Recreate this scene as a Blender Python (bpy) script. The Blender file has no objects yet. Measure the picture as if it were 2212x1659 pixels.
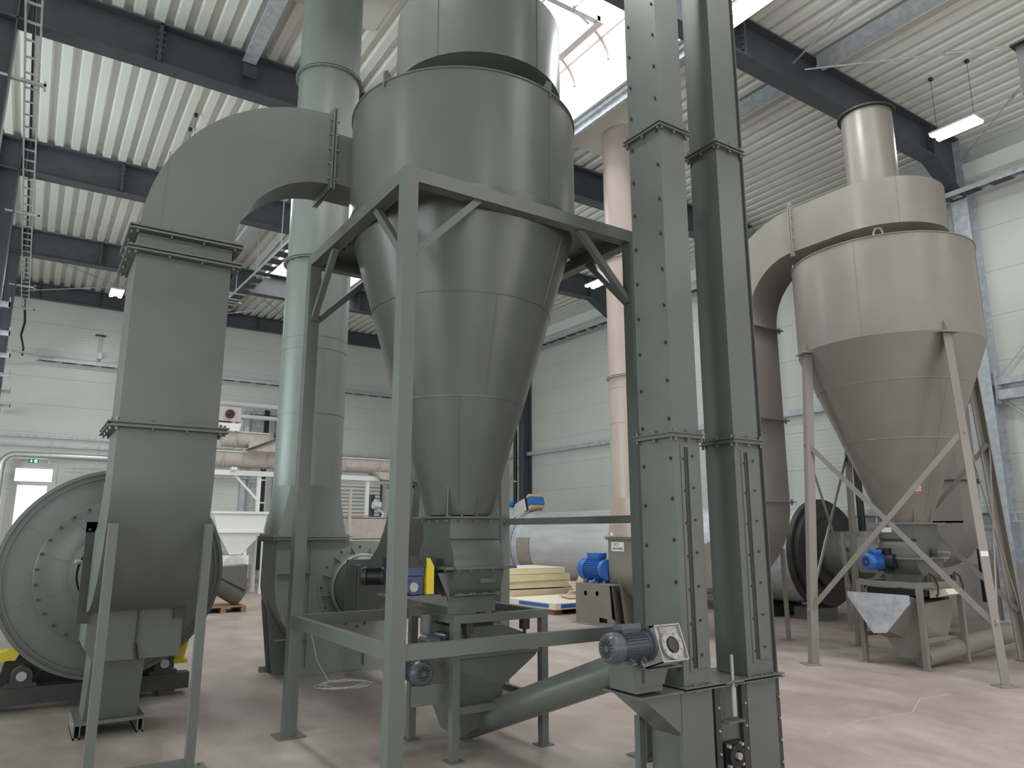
import bpy, math, random
from mathutils import Vector, Matrix
random.seed(7)
S = bpy.context.scene
col = S.collection
R = math.radians
pi = math.pi

# ---------------------------------------------------------------- camera
cam = bpy.data.objects.new('camera', bpy.data.cameras.new('camera'))
col.objects.link(cam)
cam.data.sensor_width = 36; cam.data.lens = 1574/2212*36
cam.data.clip_start = .05; cam.data.clip_end = 200
cam.location = (0, 0, 1.6)
_al = math.atan(1.52)                                  # hall axis X lies this far right of the view
_th = math.atan(320/1574)
fwd = Vector((math.cos(_al)*math.cos(_th), math.sin(_al)*math.cos(_th), math.sin(_th)))
cam.rotation_euler = fwd.to_track_quat('-Z', 'Y').to_euler()
S.camera = cam

# ---------------------------------------------------------------- world, exposure
S.view_settings.view_transform = 'Standard'; S.view_settings.look = 'None'
S.view_settings.gamma = 1; S.view_settings.use_curve_mapping = False
S.view_settings.exposure = -0.36
W = bpy.data.worlds.new('sky'); S.world = W; W.use_nodes = True
bg = W.node_tree.nodes['Background']
bg.inputs[0].default_value = (.93, .97, 1.0, 1); bg.inputs[1].default_value = 2.4

def area(name, loc, rot, sx, sy, power, color=(1, 1, 1)):
    l = bpy.data.lights.new(name, 'AREA'); l.shape = 'RECTANGLE'; l.size = sx; l.size_y = sy
    l.energy = power; l.color = color
    o = bpy.data.objects.new(name, l); o.location = loc; o.rotation_euler = rot
    col.objects.link(o); return o
# daylight through the roof light, the open gate on the left side and the gate behind the viewer; rear-left fill added
area('skylight_daylight', (6.66, 9, 11.6), (0, 0, 0), 2.6, 30, 2600, (1, .97, .99))
area('gate_daylight_left', (-8.9, 12.5, 3.4), (0, R(-90), 0), 4.4, 8, 1250, (.82, 1.0, .98))
area('gate_daylight_left_front', (-8.9, -1.0, 3.4), (0, R(-90), 0), 4.4, 8, 420, (.82, 1.0, .98))
area('added_fill_rear_left', (-2.0, -9.9, 3.4), (R(90), 0, 0), 6, 4.4, 420, (.90, 1.0, .99))  # unseen rear-left opening, added to light the fan, stack and aisle
area('gate_daylight_rear', (10.5, -9.8, 3.0), (R(90), 0, 0), 7, 5, 250, (1, .90, .87))

# ---------------------------------------------------------------- materials
def _mat(name):
    m = bpy.data.materials.new(name); m.use_nodes = True
    return m, m.node_tree.nodes, m.node_tree.links, m.node_tree.nodes['Principled BSDF']
def paint(name, c, rough=.45, metal=0, var=.07, scale=1.3, bump=.0, bscale=60, stretch=None, spec=.5, rvar=.12):
    m, N, L, b = _mat(name)
    tc = N.new('ShaderNodeTexCoord'); nz = N.new('ShaderNodeTexNoise')
    nz.inputs['Scale'].default_value = scale; nz.inputs['Detail'].default_value = 6; nz.inputs['Roughness'].default_value = .62
    if stretch:
        mp = N.new('ShaderNodeMapping'); mp.inputs['Scale'].default_value = stretch
        L.new(tc.outputs['Object'], mp.inputs[0]); L.new(mp.outputs[0], nz.inputs['Vector'])
    else: L.new(tc.outputs['Object'], nz.inputs['Vector'])
    rp = N.new('ShaderNodeValToRGB'); e = rp.color_ramp.elements
    e[0].position = .3; e[1].position = .72
    e[0].color = tuple(max(0, v*(1-var)) for v in c)+(1,); e[1].color = tuple(min(1, v*(1+var)) for v in c)+(1,)
    L.new(nz.outputs[0], rp.inputs[0]); L.new(rp.outputs[0], b.inputs['Base Color'])
    mr = N.new('ShaderNodeMapRange'); mr.inputs[3].default_value = max(.05, rough-rvar); mr.inputs[4].default_value = min(1, rough+rvar)
    L.new(nz.outputs[0], mr.inputs[0]); L.new(mr.outputs[0], b.inputs['Roughness'])
    b.inputs['Metallic'].default_value = metal; b.inputs['Specular IOR Level'].default_value = spec
    if bump:
        n2 = N.new('ShaderNodeTexNoise'); n2.inputs['Scale'].default_value = bscale; n2.inputs['Detail'].default_value = 3
        L.new(tc.outputs['Object'], n2.inputs['Vector'])
        bp = N.new('ShaderNodeBump'); bp.inputs['Strength'].default_value = bump; bp.inputs['Distance'].default_value = .01
        L.new(n2.outputs[0], bp.inputs['Height']); L.new(bp.outputs[0], b.inputs['Normal'])
    return m
def glow(name, c, s):
    m, N, L, b = _mat(name)
    b.inputs['Base Color'].default_value = (*c, 1); b.inputs['Emission Color'].default_value = (*c, 1)
    b.inputs['Emission Strength'].default_value = s
    return m
def panel_mat(name, c, step, off, axis=2):
    """sandwich panels: fine horizontal joints and faint micro ribs"""
    m, N, L, b = _mat(name)
    tc = N.new('ShaderNodeTexCoord'); sx = N.new('ShaderNodeSeparateXYZ')
    L.new(tc.outputs['Object'], sx.inputs[0])
    def mth(op, a, bb=None, v=None):
        q = N.new('ShaderNodeMath'); q.operation = op
        if hasattr(a, 'links'): L.new(a, q.inputs[0])
        else: q.inputs[0].default_value = a
        if bb is not None:
            if hasattr(bb, 'links'): L.new(bb, q.inputs[1])
            else: q.inputs[1].default_value = bb
        return q.outputs[0]
    z = mth('SUBTRACT', sx.outputs[axis], off)
    fr = mth('FRACT', mth('DIVIDE', z, step))
    joint = mth('LESS_THAN', fr, .012)
    nz = N.new('ShaderNodeTexNoise'); nz.inputs['Scale'].default_value = .5; nz.inputs['Detail'].default_value = 5
    L.new(tc.outputs['Object'], nz.inputs['Vector'])
    rp = N.new('ShaderNodeValToRGB'); e = rp.color_ramp.elements; e[0].position = .3; e[1].position = .7
    e[0].color = tuple(v*.95 for v in c)+(1,); e[1].color = tuple(c)+(1,)
    L.new(nz.outputs[0], rp.inputs[0])
    mx = N.new('ShaderNodeMixRGB'); mx.inputs[2].default_value = (c[0]*.6, c[1]*.6, c[2]*.6, 1)
    L.new(joint, mx.inputs[0]); L.new(rp.outputs[0], mx.inputs[1]); L.new(mx.outputs[0], b.inputs['Base Color'])
    b.inputs['Roughness'].default_value = .33
    rib = mth('SINE', mth('MULTIPLY', z, 2*pi/.1))
    bp = N.new('ShaderNodeBump'); bp.inputs['Strength'].default_value = .18; bp.inputs['Distance'].default_value = .004
    L.new(rib, bp.inputs['Height']); L.new(bp.outputs[0], b.inputs['Normal'])
    return m
def floor_mat():
    m, N, L, b = _mat('sealed_concrete')
    tc = N.new('ShaderNodeTexCoord')
    def noise(sc, det, stretch=None):
        n = N.new('ShaderNodeTexNoise'); n.inputs['Scale'].default_value = sc; n.inputs['Detail'].default_value = det
        n.inputs['Roughness'].default_value = .6
        if stretch:
            mp = N.new('ShaderNodeMapping'); mp.inputs['Scale'].default_value = stretch
            L.new(tc.outputs['Object'], mp.inputs[0]); L.new(mp.outputs[0], n.inputs['Vector'])
        else: L.new(tc.outputs['Object'], n.inputs['Vector'])
        return n
    a = noise(.45, 8); c = noise(2.6, 8, (1, .55, 1)); d = noise(30, 4)
    r1 = N.new('ShaderNodeValToRGB'); e = r1.color_ramp.elements; e[0].position = .3; e[1].position = .7
    e[0].color = (.285, .232, .200, 1); e[1].color = (.43, .372, .340, 1)
    r2 = N.new('ShaderNodeValToRGB'); e = r2.color_ramp.elements; e[0].position = .32; e[1].position = .66
    e[0].color = (.74, .72, .70, 1); e[1].color = (1, 1, 1, 1)
    L.new(a.outputs[0], r1.inputs[0]); L.new(c.outputs[0], r2.inputs[0])
    mu = N.new('ShaderNodeMixRGB'); mu.blend_type = 'MULTIPLY'; mu.inputs[0].default_value = 1
    L.new(r1.outputs[0], mu.inputs[1]); L.new(r2.outputs[0], mu.inputs[2])
    r3 = N.new('ShaderNodeValToRGB'); e = r3.color_ramp.elements; e[0].position = .25; e[1].position = .45
    e[0].color = (.86, .86, .86, 1); e[1].color = (1, 1, 1, 1); L.new(d.outputs[0], r3.inputs[0])
    m2 = N.new('ShaderNodeMixRGB'); m2.blend_type = 'MULTIPLY'; m2.inputs[0].default_value = 1
    L.new(mu.outputs[0], m2.inputs[1]); L.new(r3.outputs[0], m2.inputs[2]); L.new(m2.outputs[0], b.inputs['Base Color'])
    mr = N.new('ShaderNodeMapRange'); mr.inputs[3].default_value = .38; mr.inputs[4].default_value = .62
    L.new(c.outputs[0], mr.inputs[0]); L.new(mr.outputs[0], b.inputs['Roughness'])
    bp = N.new('ShaderNodeBump'); bp.inputs['Strength'].default_value = .12; bp.inputs['Distance'].default_value = .004
    L.new(d.outputs[0], bp.inputs['Height']); L.new(bp.outputs[0], b.inputs['Normal'])
    return m
def glass_mat():
    m, N, L, b = _mat('clear_glazing'); N.remove(b)
    t = N.new('ShaderNodeBsdfTransparent'); t.inputs[0].default_value = (.96, .97, .97, 1)
    g = N.new('ShaderNodeBsdfGlossy'); g.inputs['Roughness'].default_value = .08
    x = N.new('ShaderNodeMixShader'); x.inputs[0].default_value = .06
    L.new(t.outputs[0], x.inputs[1]); L.new(g.outputs[0], x.inputs[2]); L.new(x.outputs[0], N['Material Output'].inputs[0])
    return m
GRN = (.112, .118, .108)
M = dict(
 green=paint('green_grey_paint', GRN, .33, var=.07, scale=2.2, bump=.06, bscale=6, rvar=.10),
 green_flat=paint('green_grey_satin_paint', GRN, .42, var=.05, scale=3),
 pale=paint('lightened_green_grey_paint', (.178, .194, .182), .40, var=.06, scale=2.2, bump=.05, bscale=6),  # green-grey paint lightened: stronger light on fan and stack put into the colour
 beige=paint('beige_grey_paint', (.222, .203, .180), .33, var=.06, scale=2.0, bump=.05, bscale=6),
 pink=paint('warm_beige_paint', (.40, .325, .285), .38, var=.05, scale=1.5),
 primer=paint('red_brown_gasket', (.20, .07, .045), .7),
 galv=paint('galvanised_steel', (.50, .53, .58), .45, metal=.25, var=.22, scale=9, rvar=.15),
 bluesteel=paint('blue_grey_beam_paint', (.068, .075, .090), .42, var=.16, scale=3),
 zinc=paint('bright_zinc', (.62, .63, .62), .35, metal=.7, var=.1, scale=12),
 alu=paint('aluminium_cladding', (.66, .68, .71), .32, metal=.5, var=.12, scale=1.6, stretch=(3, .5, 3), rvar=.1),
 deck=paint('white_roof_sheet', (.80, .80, .76), .30, var=.03, scale=.6),
 flatwhite=paint('white_flat_sheet', (.66, .65, .61), .5, var=.03),
 white=paint('white_enamel', (.72, .72, .70), .4, var=.04),
 dirtywhite=paint('dusty_white_paint', (.56, .53, .50), .55, var=.12, scale=5),
 dusty=paint('dusty_pink_grey_steel', (.47, .41, .375), .5, metal=.1, var=.14, scale=6),
 yellow=paint('yellow_guard_paint', (.66, .50, .02), .45, var=.06),
 blue=paint('blue_motor_paint', (.03, .13, .42), .38, var=.1),
 navy=paint('dark_blue_gearbox_paint', (.022, .045, .14), .35, var=.2, scale=14),
 motorgrey=paint('slate_motor_paint', (.062, .075, .088), .34, var=.08, scale=6),
 castalu=paint('cast_aluminium', (.40, .38, .36), .5, metal=.5, var=.15, scale=15),
 darksteel=paint('dark_steel', (.035, .033, .031), .5, var=.3, scale=6),
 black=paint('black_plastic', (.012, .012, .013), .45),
 cable=paint('pale_wire', (.55, .55, .53), .5),
 insul=paint('insulation_foam', (.74, .66, .40), .85, var=.07, bump=.3, bscale=40),
 facing=paint('cream_panel_facing', (.74, .69, .58), .5),
 wood=paint('pallet_wood', (.30, .165, .08), .8, var=.25, scale=8, stretch=(1, 6, 6)),
 board=paint('chipboard', (.55, .38, .27), .85, var=.12, scale=12),
 concrete=paint('precast_concrete', (.40, .385, .36), .8, var=.12, scale=3, bump=.2, bscale=25),
 paper=paint('paper_label', (.78, .77, .75), .7, var=.01),
 ink=paint('black_ink', (.02, .02, .02), .7), olive=paint('olive_ink', (.42, .40, .12), .7),
 red=paint('red_paint', (.62, .05, .035), .5), orange=paint('orange_plastic', (.8, .3, .05), .5),
 exitgreen=glow('exit_sign_green', (.02, .22, .11), .35), exitwhite=glow('exit_sign_white', (.9, 1, .95), .9),
 tube=glow('led_tube', (.95, 1, .97), 26), lampoff=paint('lamp_housing', (.7, .7, .7), .4),
 wallE=panel_mat('end_wall_panels', (.65, .65, .62), .885, .24), wallR=panel_mat('side_wall_panels', (.62, .62, .59), .898, .35),
 floor=floor_mat(), glass=glass_mat(),
)

# ---------------------------------------------------------------- mesh builder
def vec(p): return Vector(p)
class MB:
    def __init__(s): s.v = []; s.f = []
    def add(s, vs, fs):
        o = len(s.v); s.v += [tuple(q) for q in vs]; s.f += [tuple(i+o for i in f) for f in fs]; return s
    def box(s, x0, y0, z0, x1, y1, z1):
        x0, x1 = sorted((x0, x1)); y0, y1 = sorted((y0, y1)); z0, z1 = sorted((z0, z1))
        return s.add([(x0,y0,z0),(x1,y0,z0),(x1,y1,z0),(x0,y1,z0),(x0,y0,z1),(x1,y0,z1),(x1,y1,z1),(x0,y1,z1)],
                     [(3,2,1,0),(4,5,6,7),(0,1,5,4),(1,2,6,5),(2,3,7,6),(3,0,4,7)])
    def bar(s, p, q, w, h, up=(0,0,1)):
        p, q = vec(p), vec(q); d = (q-p).normalized(); u = vec(up)
        if abs(d.dot(u)) > .98: u = vec((0,1,0))
        a = d.cross(u).normalized()*(w/2); b = a.cross(d).normalized()*(h/2)
        vs = [p-a-b, p+a-b, p+a+b, p-a+b, q-a-b, q+a-b, q+a+b, q-a+b]
        return s.add(vs, [(0,1,2,3),(7,6,5,4),(4,5,1,0),(5,6,2,1),(6,7,3,2),(7,4,0,3)])
    def tube(s, p, q, r, r2=None, n=24, caps=True):
        p, q = vec(p), vec(q); r2 = r if r2 is None else r2
        d = (q-p).normalized(); u = vec((0,0,1)) if abs(d.z) < .98 else vec((0,1,0))
        a = d.cross(u).normalized(); b = a.cross(d)
        vs = [c+(a*math.cos(t)+b*math.sin(t))*rr for c, rr in ((p, r), (q, r2)) for t in [2*pi*i/n for i in range(n)]]
        fs = [(i, (i+1)%n, n+(i+1)%n, n+i) for i in range(n)]
        if caps: fs += [tuple(range(n-1, -1, -1)), tuple(range(n, 2*n))]
        return s.add(vs, fs)
    def lathe(s, c, prof, n=64, axis='Z', closed=False):
        """prof: list of (radius, height along the axis)"""
        c = vec(c); ax = {'Z': (vec((1,0,0)), vec((0,1,0)), vec((0,0,1))), 'Y': (vec((1,0,0)), vec((0,0,1)), vec((0,-1,0))),
                          'X': (vec((0,1,0)), vec((0,0,1)), vec((1,0,0)))}[axis]
        vs = []; 
        for r, h in prof:
            for i in range(n):
                t = 2*pi*i/n; vs.append(c+(ax[0]*math.cos(t)+ax[1]*math.sin(t))*r+ax[2]*h)
        m = len(prof); fs = []
        for k in range(m if closed else m-1):
            k2 = (k+1) % m
            fs += [(k*n+i, k*n+(i+1)%n, k2*n+(i+1)%n, k2*n+i) for i in range(n)]
        if not closed:
            if prof[0][0] > 1e-4: fs.append(tuple(range(n-1, -1, -1)))
            if prof[-1][0] > 1e-4: fs.append(tuple(range((m-1)*n, m*n)))
        return s.add(vs, fs)
    def ring(s, c, r0, r1, h0, h1, n=64, axis='Z'):
        return s.lathe(c, [(r0,h0),(r1,h0),(r1,h1),(r0,h1)], n, axis, closed=True)
    def prism(s, pts, v):
        n = len(pts); v = vec(v); P = [vec(p) for p in pts]
        vs = P+[p+v for p in P]
        return s.add(vs, [tuple(range(n-1, -1, -1)), tuple(range(n, 2*n))]+[(i, (i+1)%n, n+(i+1)%n, n+i) for i in range(n)])
    def loft(s, rings, caps=True):
        n = len(rings[0]); o = []
        for r in rings: o += list(r)
        fs = []
        for k in range(len(rings)-1):
            fs += [(k*n+i, k*n+(i+1)%n, (k+1)*n+(i+1)%n, (k+1)*n+i) for i in range(n)]
        if caps: fs += [tuple(range(n-1, -1, -1)), tuple(range((len(rings)-1)*n, len(rings)*n))]
        return s.add(o, fs)
    def pipe(s, pts, r, n=10):
        P = [vec(p) for p in pts]; rings = []
        a = None
        for i, p in enumerate(P):
            d = (P[min(i+1, len(P)-1)]-P[max(i-1, 0)]).normalized()
            if a is None:
                u = vec((0,0,1)) if abs(d.z) < .9 else vec((0,1,0)); a = d.cross(u).normalized()
            a = (a-d*a.dot(d)).normalized(); b = d.cross(a)
            rings.append([p+(a*math.cos(2*pi*k/n)+b*math.sin(2*pi*k/n))*r for k in range(n)])
        return s.loft(rings)
    def elbow(s, plane, c, ri, ro, a0, a1, w0, w1, n=20):
        """rectangular bend; plane XZ or YZ, c the centre in that plane, w0..w1 the width on the other axis"""
        rings = []
        for i in range(n+1):
            t = R(a0+(a1-a0)*i/n); cs, sn = math.cos(t), math.sin(t)
            def P(r, w):
                u, z = c[0]+cs*r, c[1]+sn*r
                return (u, w, z) if plane == 'XZ' else (w, u, z)
            rings.append([P(ri, w0), P(ro, w0), P(ro, w1), P(ri, w1)])
        return s.loft(rings)
    def bolts(s, pts, nrm, r=.011, h=.014):
        nrm = vec(nrm).normalized()
        for p in pts:
            s.tube(vec(p)-nrm*.002, vec(p)+nrm*h, r, n=6)
        return s
    def xf(s, mtx): s.v = [tuple(mtx @ vec(p)) for p in s.v]; return s
    def build(s, name, mat, parent=None, base=None, smooth=35):
        me = bpy.data.meshes.new(name)
        if parent is not None:
            b = vec((0,0,0)); q = parent
            while q is not None: b = b+q.location; q = q.parent
        else:
            xs = [p[0] for p in s.v]; ys = [p[1] for p in s.v]; zs = [p[2] for p in s.v]
            b = vec(base) if base else vec(((min(xs)+max(xs))/2, (min(ys)+max(ys))/2, min(zs)))
        me.from_pydata([tuple(vec(p)-b) for p in s.v], [], s.f)
        bm_fix(me)
        me.materials.append(M[mat] if isinstance(mat, str) else mat)
        if smooth:
            me.shade_smooth(); me.set_sharp_from_angle(angle=R(smooth))
        o = bpy.data.objects.new(name, me); col.objects.link(o)
        if parent is not None: o.parent = parent
        else: o.location = b
        return o
def bm_fix(me):
    import bmesh
    bm = bmesh.new(); bm.from_mesh(me); bmesh.ops.recalc_face_normals(bm, faces=bm.faces[:]); bm.to_mesh(me); bm.free()

def tag(o, label, cat, group=None):
    o['label'] = label; o['category'] = cat
    if group: o['group'] = group
    return o
def thing(name, loc, label, cat, group=None):
    o = bpy.data.objects.new(name, None); o.empty_display_size = .1; o.location = loc; col.objects.link(o)
    return tag(o, label, cat, group)
def struct(o): o['kind'] = 'structure'; return o
def children(o): return [c for c in bpy.data.objects if c.parent == o]
def copy_tree(o, parent=None):
    c = o.copy(); col.objects.link(c)
    if parent is not None: c.parent = parent
    for ch in children(o): copy_tree(ch, c)
    return c
def many(proto_mb, name, mat, parent, spots, rots=None):
    """one mesh, one object per spot, all children of parent"""
    first = None
    for i, p in enumerate(spots):
        if first is None:
            first = proto_mb.build(name, mat, parent); me = first.data; o = first
            # mesh was built about the world origin
            b = vec((0,0,0)); q = parent
            while q is not None: b = b+q.location; q = q.parent
            me.transform(Matrix.Translation(b))
        else:
            o = first.copy(); col.objects.link(o); o.parent = parent
        o.location = vec(p)-b
        if rots: o.rotation_euler = rots[i]
    return first
def text(txt, size, loc, rot, mat, parent, name='lettering', ext=.0008, align='CENTER'):
    cu = bpy.data.curves.new(name, 'FONT'); cu.body = txt; cu.size = size; cu.extrude = ext
    cu.align_x = align; cu.align_y = 'CENTER'
    t = bpy.data.objects.new(name, cu); col.objects.link(t)
    bpy.context.view_layer.update()
    dg = bpy.context.evaluated_depsgraph_get()
    me = bpy.data.meshes.new_from_object(t.evaluated_get(dg)); bpy.data.objects.remove(t)
    me.materials.clear(); me.materials.append(M[mat])
    o = bpy.data.objects.new(name, me); col.objects.link(o)
    b = vec((0,0,0)); q = parent
    while q is not None: b = b+q.location; q = q.parent
    o.parent = parent; o.location = vec(loc)-b; o.rotation_euler = rot
    return o
def rect_flange(m, x0, y0, x1, y1, z, o=.045, t=.012, gap=True, n=5):
    """bolted collar round a vertical rectangular duct"""
    for zz in ((z-.014, z+.014) if gap else (z,)):
        m.box(x0-o, y0-o, zz-t/2, x1+o, y0+.002, zz+t/2); m.box(x0-o, y1-.002, zz-t/2, x1+o, y1+o, zz+t/2)
        m.box(x0-o, y0, zz-t/2, x0+.002, y1, zz+t/2); m.box(x1-.002, y0, zz-t/2, x1+o, y1, zz+t/2)
    m.box(x0-o*.55, y0-o*.55, z-.016, x1+o*.55, y1+o*.55, z+.016)
    P = [(x0+(x1-x0)*k/(n-1), y) for k in range(n) for y in (y0-o*.6, y1+o*.6)]+[(x, y0+(y1-y0)*k/(n-1)) for k in range(n) for x in (x0-o*.6, x1+o*.6)]
    for s in (1, -1): m.bolts([(x, y, z+s*.02) for x, y in P], (0, 0, s), .010, .022)
    return m

# ================================================================ THE HALL
XL, XR, YN, YF, ZC = -9.0, 15.4, -10.0, 27.2, 9.45
struct(MB().box(XL-.3, YN-.3, -.15, XR+.3, YF+.3, 0).build('floor', 'floor', smooth=0))
def deck(mb, x0, x1, y0, y1):
    x = x0; prof = []
    P = .29
    while x < x1-.01:
        for dx, dz in ((0, 0), (.135, 0), (.165, .10), (.26, .10), (.29, 0)):
            if x+dx <= x1+.001: prof.append((x+dx, ZC+dz))
        x += P
    n = len(prof); vs = []
    for y in (y0, y1):
        vs += [(a, y, b) for a, b in prof]+[(a, y, b+.012) for a, b in prof]
    fs = []
    for i in range(n-1):
        fs += [(i, i+1, 2*n+i+1, 2*n+i), (n+i, 3*n+i, 3*n+i+1, n+i+1), (i, n+i, n+i+1, i+1)]
    mb.add(vs, fs)
SX0, SX1, SY0, SY1 = 5.3, 8.03, -5.0, 21.9
d = MB(); deck(d, XL-.3, SX0, YN-.3, YF+.3); deck(d, SX1, XR+.3, YN-.3, YF+.3)
deck(d, SX0, SX1, YN-.3, SY0); deck(d, SX0, SX1, SY1, YF+.3)
struct(d.build('ceiling', 'deck', smooth=0))

# walls
def wall_x(name, X, mat, th=.25, holes=()):
    s = 1 if X > 0 else -1; m = MB(); y = YN-.3
    for (a, b, z0, z1) in sorted(holes):
        m.box(X, y, 0, X+s*th, a, ZC+.12); m.box(X, a, 0, X+s*th, b, z0); m.box(X, a, z1, X+s*th, b, ZC+.12); y = b
    m.box(X, y, 0, X+s*th, YF+.3, ZC+.12)
    return struct(m.build(name, mat, smooth=0, base=(0, 0, 0)))
wall_x('wall_right', XR, 'wallR')
wall_x('wall_left', XL, 'wallR', holes=[(-5.1, 3.1, 1.1, 5.7), (8.4, 16.6, 1.1, 5.7)])
m = MB(); m.box(XL-.3, YF, 0, -.52, YF+.25, ZC+.12).box(.70, YF, 0, XR+.3, YF+.25, ZC+.12).box(-.52, YF, 3.66, .70, YF+.25, ZC+.12)
struct(m.build('wall_back', 'wallE', smooth=0, base=(0, 0, 0)))
m = MB(); m.box(XL-.3, YN-.25, 0, -5.1, YN, ZC+.12).box(1.1, YN-.25, 0, 7, YN, ZC+.12).box(-5.1, YN-.25, 0, 1.1, YN, 1.1).box(-5.1, YN-.25, 5.7, 1.1, YN, ZC+.12).box(14, YN-.25, 0, XR+.3, YN, ZC+.12).box(7, YN-.25, 0, 14, YN, .5).box(7, YN-.25, 5.5, 14, YN, ZC+.12)
struct(m.build('wall_front', 'wallE', smooth=0, base=(0, 0, 0)))
# concrete plinths
struct(MB().box(.9, YF-.06, 0, XR-.06, YF, .95).build('baseboard_back', 'concrete', smooth=0))
struct(MB().box(XR-.06, YN, 0, XR, YF, 1.0).build('baseboard_right', 'concrete', smooth=0))

# glazed exit door in the far wall
dr = MB(); Y0 = YF-.03
for a, b, c, e in ((-.52, -.40, 0, 3.66), (.58, .70, 0, 3.66), (-.40, .58, 3.54, 3.66), (-.40, .58, 3.02, 3.14), (-.40, -.30, .1, 3.02), (.48, .58, .1, 3.02), (-.3, .48, .1, .32), (-.3, .48, 1.05, 1.12)):
    dr.box(a, Y0, c, b, Y0+.1, e)
do = struct(dr.build('door_1', 'flatwhite', smooth=0))
MB().box(-.30, Y0+.04, .3, .48, Y0+.05, 3.03).build('pane', 'glass', do, smooth=0)
MB().box(-.40, Y0+.04, 3.1, .58, Y0+.05, 3.56).build('transom_pane', 'glass', do, smooth=0)
h = MB().tube((-.35, Y0, 1.0), (-.35, Y0-.06, 1.0), .012, n=8).tube((-.36, Y0-.06, 1.0), (-.22, Y0-.06, 1.0), .012, n=8).build('door_handle', 'zinc', do)

# roof light: upstand, barrel vault glazing, arched bars
ru = MB(); zc = ZC+.62
for x in (SX0, SX1): ru.box(x-.03, SY0, ZC-.06, x+.03, SY1, zc)
for y in (SY0, SY1): ru.box(SX0, y-.03, ZC-.06, SX1, y+.03, zc)
sk = struct(ru.build('window_1', 'flatwhite', smooth=0))
cxs = (SX0+SX1)/2; hw = (SX1-SX0)/2
def vault(r_off=0):
    return [(cxs-math.cos(R(t))*(hw+r_off), zc+math.sin(R(t))*(.78+r_off)) for t in range(0, 181, 12)]
v = MB(); A = vault(); vs = [(a, SY0, b) for a, b in A]+[(a, SY1, b) for a, b in A]; n = len(A)
v.add(vs, [(i, i+1, n+i+1, n+i) for i in range(n-1)]); v.build('vault_glazing', 'glass', sk)
for k in range(28):
    y = SY0+k*(SY1-SY0)/27
    MB().pipe([(a, y, b) for a, b in vault(-.03)], .028, 6).build('glazing_bar', 'dusty', sk)
for t in (30, 90, 150):
    MB().bar((cxs-math.cos(R(t))*(hw-.02), SY0, zc+math.sin(R(t))*.76), (cxs-math.cos(R(t))*(hw-.02), SY1, zc+math.sin(R(t))*.76), .05, .04).build('glazing_rail', 'flatwhite', sk)
for y in (8.75, 9.9): MB().bar((cxs-.95, y, zc+.52), (cxs+.95, y, zc+.52), .10, .12).build('smoke_vent_crossbar', 'galv', sk)
for x in (cxs-.95, cxs+.95): MB().bar((x, 8.7, zc+.50), (x, 9.95, zc+.50), .14, .12).build('smoke_vent_side', 'dusty', sk)
for i, y in enumerate((7.9, 10.4)):
    MB().tube((6.6, y, zc-.05), (7.1, y+.9, zc+.6), .035, n=8).build('vent_cylinder', 'zinc', sk)
# edge trimmers of the opening
for i, x in enumerate((SX0-.14, SX1+.14)):
    struct(MB().box(x-.09, YN, ZC-.14, x+.09, YF, ZC-.02).box(x-.03, YN, ZC-.26, x+.03, YF, ZC-.14).build('trim_%d' % (i+1), 'galv', smooth=0))

# steel frames
GR = [(6.45, 'nearest roof beam over the brown cyclone'), (11.57, 'roof beam meeting the left tall stack'), (16.85, 'second roof beam behind the green elbow duct'), (22.13, 'third roof beam from the viewer, lower left'), (1.2, ''), (-4.1, '')]
def frame_beam(Y, label):
    zb, zt = 8.745, 9.42
    t = thing('roof_beam', (7, Y, zb), label, 'beam')
    m = MB(); m.prism([(XL, Y-.008, zb), (14.0, Y-.008, zb), (15.02, Y-.008, 8.15), (15.02, Y-.008, zt), (XL, Y-.008, zt)], (0, .016, 0)).build('web', 'bluesteel', t, smooth=0)
    MB().bar((XL, Y, zt-.012), (15.02, Y, zt-.012), .30, .024, up=(0, 0, 1)).build('top_flange', 'bluesteel', t, smooth=0)
    m = MB().bar((XL, Y, zb), (14.02, Y, zb), .30, .024).bar((14.0, Y, zb), (15.02, Y, 8.15), .30, .024)
    m.build('bottom_flange', 'bluesteel', t, smooth=0)
    for x in (-.75, .95, 8.42, 13.95):
        s = MB().box(x-.012, Y-.15, zb, x+.012, Y+.15, zt)
        if x in (.95, 8.42):
            s.box(x+.014, Y-.15, zb, x+.036, Y+.15, zt)
            for zz in (8.85, 8.95, 9.06, 9.17, 9.28):
                s.bolts([(x-.012, Y-.09, zz), (x-.012, Y-.13, zz)], (-1, 0, 0), .016, .03); s.bolts([(x+.036, Y-.09, zz), (x+.036, Y-.13, zz)], (1, 0, 0), .016, .03)
        s.build('stiffener', 'bluesteel', t, smooth=0)
    return t
for Y, l in GR[:4]: frame_beam(Y, {6.45: 'dark blue-grey roof beam running down to the right hand galvanised column, nearest beam in view',
    11.57: 'dark blue-grey roof beam at upper left passing behind the tall green stack',
    16.85: 'dark blue-grey roof beam at left that vanishes behind the green elbow duct, second from top',
    22.13: 'dark blue-grey roof beam at left ending behind the top flange of the square duct, third from top'}[Y])
t = thing('roof_beam', (7, 27.0, 8.95), 'shallow dark roof beam against the far wall, under the zigzag roof sheet ends', 'beam')
MB().box(-2, 26.99, 8.95, 15.2, 27.0, 9.4).build('web', 'bluesteel', t, smooth=0)
MB().box(-2, 26.9, 8.93, 15.2, 27.1, 8.95).box(-2, 26.9, 9.4, 15.2, 27.1, 9.42).build('flange', 'bluesteel', t, smooth=0)
for x in (-.4, 1.3, 3.0, 4.7, 6.4, 8.1, 9.8, 11.5, 13.2): MB().box(x-.01, 26.9, 8.95, x+.01, 26.99, 9.4).build('stiffener', 'bluesteel', t, smooth=0)

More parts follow.
